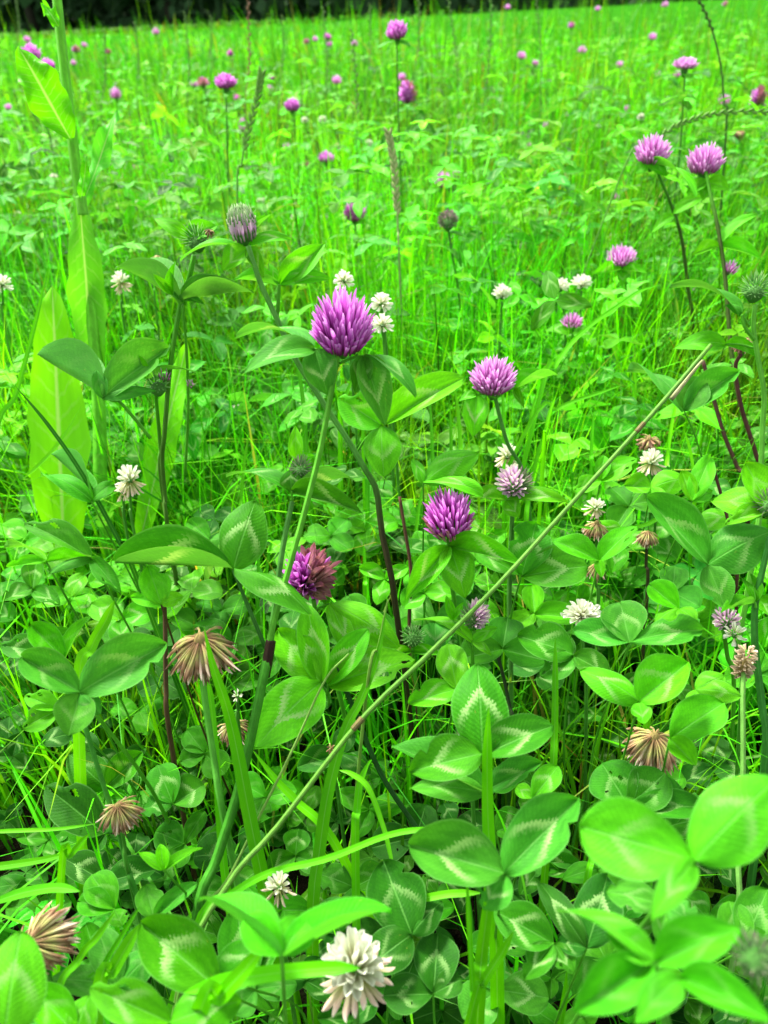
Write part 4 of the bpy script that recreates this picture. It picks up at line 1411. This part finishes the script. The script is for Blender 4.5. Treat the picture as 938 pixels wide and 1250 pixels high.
# the rest of the lower layer: leaves that fill the gaps, each its own
LAND = [(417, 396, 'the tall purple head'), (297, 279, 'the lilac bud'), (602, 458, 'the nearest pink head'), (548, 630, 'the mauve head'), (629, 590, 'the fading bud'),
        (379, 700, 'the wilting head'), (247, 793, 'the large withered head'), (797, 910, 'the neat brown head'), (147, 992, 'the shaggy beige head'), (52, 1148, 'the corner brown head'),
        (433, 1192, 'the big white clover'), (710, 753, 'the white dome'), (159, 586, 'the small white clover'), (589, 921, 'the dark trefoil'), (616, 1067, 'the gnawed leaf'),
        (780, 857, 'the red-tipped leaf'), (848, 1051, 'the big blurred trefoil'), (344, 1166, 'the blurred heart-shaped leaf'), (908, 812, 'the tan fuzzy head'), (790, 656, 'the small dark head'),
        (285, 965, 'the thick dark stem'), (76, 500, 'the wide weed leaf'), (120, 360, 'the tall weed'), (700, 610, 'the long straw'), (795, 565, 'the white clover by the straw'), (922, 353, 'the round green bud'),
        (759, 311, 'the leafless pink head'), (697, 350, 'the white double clover'), (797, 183, 'the pink pair'), (503, 778, 'the bristly green knob'), (864, 690, 'the right-edge trefoil'), (98, 846, 'the pale-backed leaves'),
        (400, 950, 'the crossing blades'), (285, 696, 'the hump-backed leaf')]
used_labels = set()


def relation(px, py, i):
    x, y, n = LAND[i]
    dx, dy = px - x, py - y
    dist = math.hypot(dx, dy)
    if abs(dx) > 1.6 * abs(dy):
        w_ = 'right of' if dx > 0 else 'left of'
    elif abs(dy) > 1.6 * abs(dx):
        w_ = 'below' if dy > 0 else 'above'
    else:
        w_ = ('below and ' if dy > 0 else 'above and ') + ('right of' if dx > 0 else 'left of')
    k = 'close ' if dist < 45 else ('' if dist < 95 else 'well ')
    return f'{k}{w_} {n}'


def place_label(prefix, px, py):
    order = sorted(range(len(LAND)), key=lambda i: math.hypot(px - LAND[i][0], py - LAND[i][1]))
    for a in order[:2]:
        t = f'{prefix} {relation(px, py, a)}'
        if t not in used_labels and len(t.split()) <= 16:
            used_labels.add(t)
            return t
    for a in order[:4]:
        for b in order[:6]:
            if a != b:
                t = f'{prefix} {relation(px, py, a)}, {relation(px, py, b)}'
                if t not in used_labels and len(t.split()) <= 16:
                    used_labels.add(t)
                    return t
    for a in order[1:12]:
        t = f'{prefix} {relation(px, py, a)}'
        if t not in used_labels:
            break
    used_labels.add(t)
    return t


TONEW = {'d': 'dark', 'm': 'green', 'b': 'greyish', 'g': 'fresh green', 'e': 'deep green', 'l': 'pale green', 'y': 'yellowish'}
pts_ = []
tries = 0
while len(pts_) < 205 and tries < 12000:
    tries += 1
    px, py = rnd.uniform(-25, 965), rnd.uniform(470, 1270)
    md = 27 + (py - 470) / 800 * 22
    if all(math.hypot(px - q[0], py - q[1]) > md for q in pts_):
        pts_.append((px, py))
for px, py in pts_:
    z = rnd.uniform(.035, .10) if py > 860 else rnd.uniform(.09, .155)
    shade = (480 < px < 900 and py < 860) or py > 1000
    col = rnd.choice('ggmbel') if py < 780 else rnd.choice('mbeedd' if shade else 'eddme')  # lower leaves get darker tints, shade between plants painted into their colour
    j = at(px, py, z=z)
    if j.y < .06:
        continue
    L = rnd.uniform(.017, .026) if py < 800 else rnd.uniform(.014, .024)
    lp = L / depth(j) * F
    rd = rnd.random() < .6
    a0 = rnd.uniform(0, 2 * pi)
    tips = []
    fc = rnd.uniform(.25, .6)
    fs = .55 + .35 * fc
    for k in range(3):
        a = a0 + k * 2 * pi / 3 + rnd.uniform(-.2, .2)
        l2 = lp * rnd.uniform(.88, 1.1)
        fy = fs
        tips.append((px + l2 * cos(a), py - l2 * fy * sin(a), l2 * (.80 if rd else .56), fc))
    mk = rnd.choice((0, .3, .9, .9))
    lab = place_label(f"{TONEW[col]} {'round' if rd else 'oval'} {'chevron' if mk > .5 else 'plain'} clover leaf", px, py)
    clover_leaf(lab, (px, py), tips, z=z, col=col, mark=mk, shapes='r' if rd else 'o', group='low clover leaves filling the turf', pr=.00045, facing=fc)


# ------------------------------------------------------------------ grass blades and straws
def blade(label, pix, d0, d1, w0, w1, col='g', ground=True, n=26, name='grass_blade', cat='grass blade', group='single grass blades', face=None, tipend='start', fold=.25):
    """a folded strip through the pixels (first = tip); w0 tip-side and w1 foot-side widths in picture pixels"""
    p = path(pix, d0, d1)
    if ground and p[-1].z > .01:
        p = p + [foot_of(p)]
    q = smooth(p, n)
    g = p[-1]
    rows, attrs = [], []
    tone_ = tone(col)
    for i, c in enumerate(q):
        s = i / (n - 1)
        t = (q[min(i + 1, n - 1)] - q[max(i - 1, 0)]).normalized()
        toc = (CAM - c).normalized()
        toc = (toc + (face or Vector((0, 0, .4)))).normalized()
        x = t.cross(toc)
        x.normalize()
        nrm = x.cross(t)
        wpx = (w0 + (w1 - w0) * min(1, s * 1.6)) * min(1, (s * 5) ** .7 + .03)
        if tipend == 'both' or not ground:
            wpx *= min(1, ((1 - s) * 4) ** .7 + .03)
        hw = .5 * wpx * max(depth(c), .05) / F
        rows.append([c - g + x * (hw * u) + nrm * (fold * hw * (abs(u) - .5)) for u in (-1, -.5, 0, .5, 1)])
        attrs.append([(u, 1 - s, 0.0) for u in (-1, -.5, 0, .5, 1)])
    mb = MB()
    mb.grid(rows, attrs)
    o = new(name, mb.data(name, GRASS))
    o.location = g
    o.color = tone_
    return tag(o, label, cat, group)


blade('broad upright grass blade from the dry sheath down to the crossing straw', [(472, 745), (461, 800), (440, 855), (422, 890), (402, 962), (390, 1040), (382, 1120)], .335, .335, 6, 15, 'g')
blade('broad bright grass blade leaning across the large withered head', [(249, 765), (260, 812), (276, 860), (288, 908), (306, 1002), (324, 1088)], .30, .325, 7, 17, 'g')
blade('slim pale grass blade just left of the thick dark stem', [(252, 822), (258, 860), (265, 944), (276, 1077)], .335, .345, 8, 10, 'l')
blade('yellow-green blade slanting down behind the crossing straws', [(308, 915), (340, 955), (364, 980), (414, 1038)], .35, .35, 6, 11, 'y')
blade('long horizontal grass blade ending beside the gnawed trefoil', [(585, 1010), (522, 1012), (472, 1020), (400, 1048), (328, 1066), (278, 1095), (240, 1130)], .29, .31, 6, 9, 'l')
blade('sharp upright blade whose tip crosses the dark trefoil', [(597, 862), (595, 920), (596, 1000), (601, 1080), (606, 1150)], .275, .29, 10, 17, 'y')
blade('sharp upright blade standing below the dark trefoil', [(599, 1030), (596, 1100), (588, 1170), (584, 1230)], .255, .27, 10, 17, 'g')
blade('short bright spike leaning right at the bottom centre', [(627, 1137), (612, 1165), (590, 1200), (575, 1240)], .245, .255, 10, 11, 'g')
blade('thin vertical spike left of the upright blade', [(570, 1070), (573, 1130), (577, 1205), (578, 1260)], .25, .26, 6, 7, 'g')
blade('narrow tall blade between the dark trefoil and the red-tipped leaf', [(678, 778), (678, 840), (677, 897), (673, 971)], .34, .345, 7, 9, 'g')
blade('light horizontal blade tucked under the gnawed leaflet', [(588, 1090), (550, 1091), (520, 1096), (490, 1100)], .285, .29, 9, 9, 'l', ground=False)
blade('curled thin blade drooping right of the crossing blades', [(484, 1080), (476, 1040), (468, 1009), (450, 962), (430, 945), (414, 940)], .31, .32, 4, 7, 'l', ground=False)
blade('short blade beside the curled thin one', [(452, 927), (440, 955), (436, 990), (434, 1030)], .325, .33, 7, 10, 'l')
blade('blurred horizontal blade crossing the big white clover', [(440, 1182), (400, 1182), (328, 1189), (270, 1200), (225, 1212)], .215, .22, 14, 20, 'y', ground=False)
blade('blurred broad blade rising from the bottom edge at left of centre', [(326, 1150), (300, 1182), (270, 1216), (238, 1256)], .21, .22, 16, 22, 'y')
blade('blade pointing up right beside the large chevron leaf', [(141, 1112), (118, 1145), (97, 1171), (65, 1250)], .25, .26, 8, 9, 'g')
blade('pale wide blade beside the large chevron leaf', [(171, 1128), (155, 1155), (138, 1185), (120, 1220)], .26, .265, 14, 17, 'l')
blade('thin bright blade through the pale wide one', [(172, 1105), (150, 1140), (126, 1180), (100, 1240)], .262, .27, 5, 7, 'g')
blade('light blade bending level above the corner brown head', [(98, 1088), (75, 1084), (54, 1085), (20, 1092), (-25, 1108)], .28, .29, 10, 12, 'l', ground=False)
blade('short folded blade under the big shaded oval leaf', [(109, 1018), (98, 1030), (86, 1044), (76, 1057)], .29, .30, 7, 9, 'g')
blade('level blade in the shade at the left border', [(85, 1042), (50, 1050), (10, 1056), (-40, 1062)], .33, .33, 6, 9, 'g', ground=False)
blade('straight thin blade in the left shade', [(120, 1005), (70, 1012), (20, 1014), (-30, 1016)], .34, .34, 3, 5, 'l', ground=False)
blade('arching blade bowing over toward the round green bud', [(808, 347), (782, 355), (761, 369), (721, 397), (695, 422), (677, 448), (660, 480)], .55, .50, 4, 6, 'l')
blade('slanting pale blade left of the upright leaf pair', [(140, 733), (128, 760), (112, 790), (96, 850)], .35, .36, 12, 14, 'l')
blade('thin blade curving up from the red-tipped leaf', [(788, 815), (793, 840), (791, 870), (789, 890)], .335, .34, 4, 8, 'g')
blade('bright narrow blade behind the lilac fading bud', [(668, 520), (655, 560), (645, 610), (640, 670)], .46, .47, 4, 6, 'g')
blade('thin grass blade crossing below the straw top', [(760, 470), (730, 480), (700, 490), (680, 500), (640, 530)], .48, .48, 4, 5, 'l')
blade('long blade sweeping under the white clover near the right edge', [(690, 640), (740, 646), (790, 640), (820, 618), (858, 592)], .42, .43, 4, 5, 'l', ground=False)
blade('dark thin stalk slanting over the wide weed leaf', [(18, 470), (60, 520), (102, 581), (147, 663), (165, 700)], .37, .39, 4, 6, 'd')
blade('pale blade over the foot of the wide weed leaf', [(28, 585), (50, 565), (72, 540), (100, 495)], .45, .46, 4, 5, 'l', ground=False)
blade('bright grass blade upright at the left border', [(58, 330), (42, 400), (20, 480), (-6, 560)], .46, .48, 4, 6, 'g')
blade('blade rising beside the tan head stalk', [(728, 1000), (722, 1050), (712, 1100)], .30, .30, 6, 8, 'g')
for i in range(34):
    px, py = rnd.uniform(300, 900), rnd.uniform(480, 720)
    hh = rnd.uniform(70, 170)
    lean = rnd.uniform(-40, 40)
    d = .46 + rnd.uniform(0, .12)
    lab = place_label(('thin upright', 'slender bent', 'narrow bright')[i % 3] + ' grass blade', px, py)
    blade(lab, [(px, py - hh * .5), (px - lean * .3, py - hh * .2), (px - lean * .5, py + hh * .2), (px - lean * .55, py + hh * .5)], d, d, 3, rnd.uniform(4, 6.5), rnd.choice('gglym'), n=14)


def straw(label, pix, d0, d1, w0, w1, col, cat='straw', name='straw', brown=None, nodes=(), ground=True):
    p = path(pix, d0, d1)
    if ground and p[-1].z > .01:
        p = p + [foot_of(p)]
    g = p[-1]
    t = thing(name, label, cat, g, 'straws and bare stalks')
    o = new('stalk', petiole_mesh('stalk', [a - g for a in p], w0 * d0 / F / 2, w1 * d1 / F / 2, 34, 8, brown), t)
    o.color = col
    q = smooth(p, 60)
    for s, k in nodes:
        i = int(s * 59)
        c = q[i]
        a = (q[min(i + 1, 59)] - q[max(i - 1, 0)]).normalized() * .003
        w_ = (w0 + (w1 - w0) * s) * depth(c) / F / 2
        x = new('node', petiole_mesh('node', [c - a - g, c - a * .5 - g, c + a * .5 - g, c + a - g], w_ * k, w_ * k, 6, 8), t)
        x.color = (.16, .14, .05, 1)
    return t


t = straw('long pale straw slanting across the whole lower picture', [(868, 421), (801, 500), (703, 609), (608, 714), (522, 800), (440, 880), (339, 1009), (279, 1079), (220, 1207)], .36, .285, 5, 7.5, (.12, .31, .04, 1), nodes=((.56, 1.25), (.14, 1.15)))
g_ = t.location
sh = new('sheath', petiole_mesh('sheath', path([(858, 440), (845, 455), (820, 487)], .362, .357), .0006, .0013, 10, 6), t)
sh.data.transform(Matrix.Translation(-g_))
sh.color = (.40, .42, .20, 1)
straw('thinner pale straw crossing the long one low at the centre', [(426, 798), (396, 832), (356, 918), (314, 1002), (278, 1074), (230, 1150)], .335, .315, 2.4, 4.5, (.22, .44, .08, 1))
straw('dark bare stalk slanting down right under the crossing blades', [(411, 814), (430, 860), (465, 944), (508, 1009), (530, 1040)], .36, .37, 6, 7, (.022, .10, .018, 1), name='bare_stalk', cat='stalk')
straw('dark bent stalk below the small lilac bud', [(600, 780), (612, 815), (622, 860), (630, 905)], .40, .40, 4, 5, (.03, .06, .02, 1), name='bare_stalk', cat='stalk')
straw('brown upright stalk under the three-cornered leaf', [(201, 735), (202, 770), (203, 840), (208, 900)], .37, .38, 5, 7, (.10, .06, .03, 1), name='bare_stalk', cat='stalk')
straw('green stalk running up through the shaggy beige head', [(102, 880), (122, 944), (142, 1005), (157, 1062), (170, 1100)], .315, .325, 6, 7, (.06, .30, .03, 1), name='bare_stalk', cat='stalk')
straw('dry sheath tip standing on the broad upright blade', [(474, 732), (470, 750), (462, 790), (447, 850)], .335, .337, 2, 5, (.20, .42, .06, 1), ground=True)
straw('thin red-brown stalk in the dead corner of the right edge', [(868, 560), (890, 640), (900, 700)], .44, .45, 4, 5, (.09, .04, .03, 1), name='bare_stalk', cat='stalk')


def seed_grass(label, pix, d0, d1, w_, spike, nsp, col=(.12, .34, .05, 1), sw=.006):
    """a stalk with a spike of alternating spikelets along its first SPIKE part"""
    p = path(pix, d0, d1)
    if p[-1].z > .01:
        p = p + [foot_of(p)]
    g = p[-1]
    t = thing('seed_grass', label, 'seed grass', g, 'grass in seed')
    o = new('stalk', petiole_mesh('stalk', [a - g for a in p], w_ * .6, w_, 34, 6), t)
    o.color = col
    q = smooth(p, 120)
    mb = MB()
    for k in range(nsp):
        i = int(spike * 119 * k / nsp)
        c = q[i]
        ax = (q[max(i - 1, 0)] - q[min(i + 1, 119)]).normalized()
        side = ax.cross((CAM - c).normalized()).normalized() * (1 if k % 2 else -1)
        e = c + ax * sw * 1.3 + side * sw * .55
        mb.tube([c - g, c.lerp(e, .35) - g, c.lerp(e, .7) - g, e - g], [w_ * .5, w_ * 1.5, w_ * 1.2, w_ * .2], 5, cap=False)
    s = new('spikelets', mb.data('spikelets', STEM), t)
    s['kind'] = 'stuff'
    s.color = (col[0] * 1.3, col[1] * 1.05, col[2] * 1.2, 1)
    return t


seed_grass('braided grass spike bowing in from the right edge over the pink pair', [(960, 142), (925, 136), (880, 138), (845, 146), (815, 160), (780, 190), (755, 222)], .62, .66, .0008, .75, 40, sw=.0042)
seed_grass('drooping seed spike above the lilac bud', [(319, 92), (314, 120), (303, 160), (295, 200), (290, 250)], .70, .72, .0011, .55, 22)
seed_grass('fuzzy cream spike over the pale stalk right of centre', [(475, 165), (481, 200), (484, 240), (486, 280), (488, 330)], .68, .70, .0012, .55, 24, (.26, .40, .13, 1))
seed_grass('dark arching stalk leaving the frame at the top right', [(848, -12), (868, 32), (880, 80), (884, 125), (886, 170)], .80, .84, .0013, .25, 12, (.06, .16, .03, 1), .003)
for i, (x0, y0, x1, y1, d) in enumerate([(303, 2, 300, 150, 1.3), (128, 40, 124, 150, 1.7), (165, 30, 168, 120, 2.0), (226, 18, 230, 130, 1.9), (345, 22, 340, 120, 2.2), (395, 12, 398, 140, 1.8),
                                         (452, 8, 446, 120, 2.1), (512, -5, 505, 110, 1.6), (548, 2, 560, 130, 1.6), (600, 5, 588, 150, 1.5), (655, -2, 660, 130, 1.9), (20, 0, 22, 70, 2.4), (258, 22, 252, 90, 2.5), (430, 40, 436, 190, 1.2)]):
    seed_grass(('reddish' if i == 0 else 'thin') + ' seed stalk standing up against the dark wood, ' + ['tallest and brown', 'close right of the tall weed', 'second right of the tall weed', 'third right of the tall weed', 'left of the drooping spike tip',
               'right of the drooping spike tip', 'close left of the top purple head', 'close right of the top purple head', 'leaning, right of the top purple head', 'leaning toward the middle top',
               'farthest right of the row', 'leftmost of the row', 'short, between two taller ones', 'low, nearer than the rest'][i],
               [(x0, y0), ((x0 + x1) / 2 + 3, (y0 + y1) / 2), (x1, y1)], d, d, .0011 * max(1, d * .7), .5, 18, (.16, .10, .05, 1) if i == 0 else (.07, .20, .03, 1), .006)


# ------------------------------------------------------------------ the tall pale weed at left
def weed_leaf_mesh(name, L, W, droop, seed):
    mb = MB()
    r = random.Random(seed)
    ph = r.uniform(0, 6)
    rows, attrs = [], []
    for i in range(25):
        v = i / 24
        hw = .5 * (.20 + .80 * min(1, 2.2 * v) ** .7 * (1 - .25 * v)) * max(0.0, 1 - v ** 3.2) ** .55
        hw = max(hw, .01)
        row, ar = [], []
        for j in range(13):
            u = -1 + j / 6
            x = u * hw * W * (1 + .06 * sin(23 * v + ph + u) + .04 * sin(41 * v + 2 * u))
            z = .30 * abs(x) - droop * L * v * v + .006 * sin(13 * v + ph + u) * u * abs(u) + .003 * sin(4 * v + ph)
            row.append((x, v * L, z))
            ar.append((u, v, 0))
        rows.append(row)
        attrs.append(ar)
    mb.grid(rows, attrs)
    return mb.data(name, WEED)


def weed_material():
    m = NT('weed_leaf_skin')
    lc = m.attr('lc')
    sp = m.n('SeparateXYZ')
    m.l(lc.outputs['Vector'], sp.inputs[0])
    u, v, r = sp.outputs
    au = m.math('ABSOLUTE', u)
    oi = m.n('ObjectInfo')
    nz = m.noise(lc.outputs['Vector'], 5.0, 4.0)
    vein = m.math('SINE', m.math('MULTIPLY', m.math('ADD', m.math('SUBTRACT', v, m.math('MULTIPLY', au, .10)), m.math('MULTIPLY', nz.outputs['Fac'], .04)), 2 * pi * 13))
    vm = m.math('MULTIPLY', m.ramp(vein, .7, 1.0), m.ramp(au, 1.0, .5))
    c = m.mix(nz.outputs['Fac'], m.mix(1.0, oi.outputs['Color'], (.8, .85, .8, 1), 'MULTIPLY'), m.mix(1.0, oi.outputs['Color'], (1.2, 1.1, 1.2, 1), 'MULTIPLY'))
    c = m.mix(m.math('MULTIPLY', vm, .16), c, (.40, .65, .20, 1))
    c = m.mix(m.math('MULTIPLY', m.ramp(au, .10, .02), .7), c, (.42, .68, .22, 1))
    m.l(c, m.b.inputs['Base Color'])
    m.b.inputs['Roughness'].default_value = .45
    m.b.inputs['Specular IOR Level'].default_value = .12
    bump = m.n('Bump')
    bump.inputs['Strength'].default_value = .4
    bump.inputs['Distance'].default_value = .0005
    m.l(m.math('ADD', vm, m.math('MULTIPLY', nz.outputs['Fac'], .6)), bump.inputs['Height'])
    m.l(bump.outputs[0], m.b.inputs['Normal'])
    m.translucent(m.mix(1.0, c, (1.5, 1.3, .5, 1), 'MULTIPLY'), .36)
    return m.m


WEED = weed_material()
pw = path([(66, -40), (74, 40), (84, 130), (93, 205), (99, 245), (104, 300), (111, 370), (118, 442), (122, 520), (126, 620)], .50, .56)
g_ = foot_of(pw)
weed = thing('tall_weed', 'tall pale green weed with a thick straight stem and long clasping leaves', 'weed', g_)
stem(weed, g_, pw + [g_], .0030, .0052, (.15, .56, .03, 1), n=40, sides=12)
ndw = new('node', petiole_mesh('node', [at(99, 240, d=.512) - g_, at(100, 248, d=.513) - g_, at(101, 256, d=.514) - g_, at(102, 262, d=.515) - g_], .0034, .0036, 12, 12), weed)
ndw.color = (.15, .52, .04, 1)
for bx, by, bd, tx, ty, td, wpx, fc, droop, col in (
        (86, 168, .505, 24, 62, .485, 56, .7, -.05, (.11, .54, .004, 1)), (101, 246, .513, 142, 128, .525, 26, .5, .10, (.10, .56, .03, 1)), (98, 250, .518, 116, 478, .545, 52, .95, .08, (.12, .52, .02, 1)),
        (80, 700, .53, 63, 346, .50, 78, .85, .05, (.17, .62, .006, 1)), (170, 665, .55, 228, 415, .55, 42, .8, .08, (.14, .58, .008, 1)), (60, -10, .49, 44, -70, .48, 24, .6, .0, (.10, .56, .01, 1)),
        (99, 246, .511, 106, 190, .50, 14, .8, .0, (.11, .60, .01, 1)), (72, 34, .495, 52, 2, .49, 18, .7, .0, (.11, .58, .01, 1))):
    b, e = at(bx, by, d=bd), at(tx, ty, d=td)
    L = (e - b).length
    W_ = wpx * bd / F
    ax = (e - b).normalized()
    n = UP.lerp((CAM - b).normalized(), fc)
    n = (n - ax * n.dot(ax)).normalized()
    x = ax.cross(n)
    M = Matrix(((x.x, ax.x, n.x, b.x), (x.y, ax.y, n.y, b.y), (x.z, ax.z, n.z, b.z), (0, 0, 0, 1)))
    o = new('leaf', weed_leaf_mesh('weed_leaf', L, W_, droop, int(bx)), weed, Matrix.Translation(-g_) @ M)
    o.color = col


# ------------------------------------------------------------------ clover heads farther out in the field
LOWLEAF = np_mesh('field_leaf', TM_O[0], TM_O[2], LEAF, TM_O[1])


def field_clover(px, py, wpx, kind, label, group, sq=.78, tall=None):
    wpx *= 1.15
    kind = 'pink' if kind == 'red' and (wpx < 17 or py > 70 and px > 500) else kind
    Rr = .0136 if kind in ('red', 'pink', 'wilt', 'dead') else .0092
    d = min(F * 2 * Rr / wpx, 9.0)
    d = min(d, 9.0)
    c = at(px, py, d=d)
    if c.z < .14:                                      # keep the head above the turf
        d = d * (CAM.z - .14) / (CAM.z - c.z)
        c = at(px, py, d=d)
    Rr = wpx / 2 * d / F
    g = Vector((c.x + rnd.uniform(-.03, .03), c.y + rnd.uniform(-.02, .05), 0))
    red = kind in ('red', 'pink', 'wilt', 'dead')
    t = thing('red_clover' if red else 'white_clover', label, 'red clover' if red else 'white clover', g, group)
    stem(t, g, [c - Vector((0, 0, Rr * .5)), c.lerp(g, .4) + Vector((rnd.uniform(-.01, .01), 0, 0)), g], .0010, .0014, (.08, .26, .04, 1), n=8, sides=5)
    n_ = 150 if wpx > 18 else 60
    flower_head(t, g, c, Rr, kind, n_, Vector((rnd.uniform(-.15, .15), rnd.uniform(-.2, .1), 1)), rnd.uniform(0, 6), False, (1, sq), rnd.randint(1, 3), True)
    if wpx > 9:
        for k in range(2):
            m = Matrix.Translation(c - g - Vector((0, 0, Rr * (.9 + 1.6 * k)))) @ Matrix.Rotation(rnd.uniform(0, 6), 4, 'Z') @ Matrix.Rotation(rnd.uniform(-.4, .4), 4, 'X') @ Matrix.Scale(rnd.uniform(.018, .026), 4)
            o = new('leaf', LOWLEAF, t, m)
            o.color = tone(rnd.choice('glm'), .4)
    return t


ORD = 'first second third fourth fifth sixth seventh eighth ninth tenth eleventh twelfth thirteenth fourteenth fifteenth sixteenth seventeenth eighteenth nineteenth twentieth'.split()
special = [(484, 36, 25, 'red', 'round purple clover head at the top centre against the field', .8), (275, 98, 25, 'red', 'flat purple clover head at upper left, widest of its row', .65),
           (497, 113, 18, 'wilt', 'tall-shaped pink head with a brown underside below the top purple one', 1.5), (357, 128, 18, 'red', 'small round pink head right of the flat purple one', .8),
           (433, 258, 26, 'red', 'purple head above the tall one, half sunk in the grass', .75), (541, 220, 20, 'red', 'left of two purple heads touching in the dark leaves', .95), (556, 211, 17, 'red', 'right of two purple heads touching in the dark leaves', .7),
           (398, 191, 18, 'red', 'little mauve head left of the cream spike', .7), (38, 64, 20, 'red', 'upper of two purple heads behind the tall weed', .9), (57, 80, 19, 'red', 'lower of two purple heads behind the tall weed', .75),
           (141, 114, 13, 'red', 'small purple head right of the upper weed leaf', 1.0), (838, 75, 26, 'red', 'flat pale pink head high up on the right', .5), (926, 118, 17, 'wilt', 'two-tone pink and brown head at the right edge', 1.2),
           (885, 121, 14, 'red', 'small pink head under the dark arching stalk', .8), (297, 155, 10, 'red', 'narrow purple floret behind the drooping spike', 1.8), (248, 99, 14, 'wilt', 'dull pink head left of the flat purple one', .7),
           (751, 239, 12, 'red', 'tiny pink head low between the pink pair and the centre grass', .6), (547, 271, 22, 'greybud', 'greyish green knob under the touching purple heads', 1.0), (900, 165, 16, 'dead', 'dark faded head right of the pink pair', .9),
           (930, 265, 12, 'dead', 'rusty dry head on the right edge below the braided spike', .8), (845, 352, 14, 'red', 'pale pink head beside the brown leaning stalk', .7), (328, 203, 12, 'dead', 'dry brown head left of the cream spike', 1.2)]
for px, py, wpx, kind, lab, sq in special:
    field_clover(px, py, wpx, kind, lab, 'red clover farther out', sq)
rows_ = [('close under the dark wood', [(93, 59, 9), (190, 38, 9), (281, 64, 8), (400, 44, 9), (402, 53, 8), (433, 52, 8), (374, 50, 7), (812, 5, 8), (797, 44, 10), (637, 67, 11), (711, 60, 10), (730, 10, 7), (886, 4, 7), (620, 8, 7), (33, 47, 8), (103, 54, 7)]),
         ('in the second row below the dark wood', [(132, 62, 7), (385, 47, 7), (411, 97, 12), (332, 93, 9), (765, 132, 9), (718, 140, 9), (667, 152, 9), (692, 140, 6), (757, 78, 9), (827, 90, 9), (805, 90, 7), (698, 30, 8), (654, 76, 8), (10, 130, 9), (237, 101, 9), (90, 76, 7), (290, 118, 8), (329, 107, 8), (490, 93, 10)]),
         ('in the middle of the field', [(373, 200, 10), (410, 178, 9), (350, 178, 9), (451, 188, 8), (646, 176, 7), (165, 203, 8), (430, 128, 8)])]
for where, lst in rows_:
    lst = sorted(lst)
    for i, (px, py, wpx) in enumerate(lst):
        field_clover(px, py, wpx, rnd.choice(('red', 'red', 'red', 'wilt')), f'{ORD[i]} from left of the tiny pink heads {where}', 'tiny pink heads far out', .8)
wl = sorted([(150, 255, 12), (166, 250, 12), (242, 268, 10), (230, 262, 10), (66, 218, 11), (60, 225, 10), (180, 244, 10), (186, 236, 9), (318, 246, 9), (326, 244, 9), (394, 146, 9), (372, 147, 8), (450, 175, 9), (330, 205, 8), (361, 265, 10), (396, 266, 9), (565, 288, 12),
             (588, 262, 9), (640, 300, 10), (783, 143, 9), (748, 290, 11), (700, 205, 8), (500, 250, 9), (215, 215, 9), (22, 262, 9), (75, 300, 11), (560, 330, 10), (655, 243, 8), (290, 500, 13), (120, 300, 10)])
for i, (px, py, wpx) in enumerate(wl):
    field_clover(px, py, wpx, 'whiteball', place_label('tiny blurred white clover head', px, py), 'tiny white heads in the grass', .85)
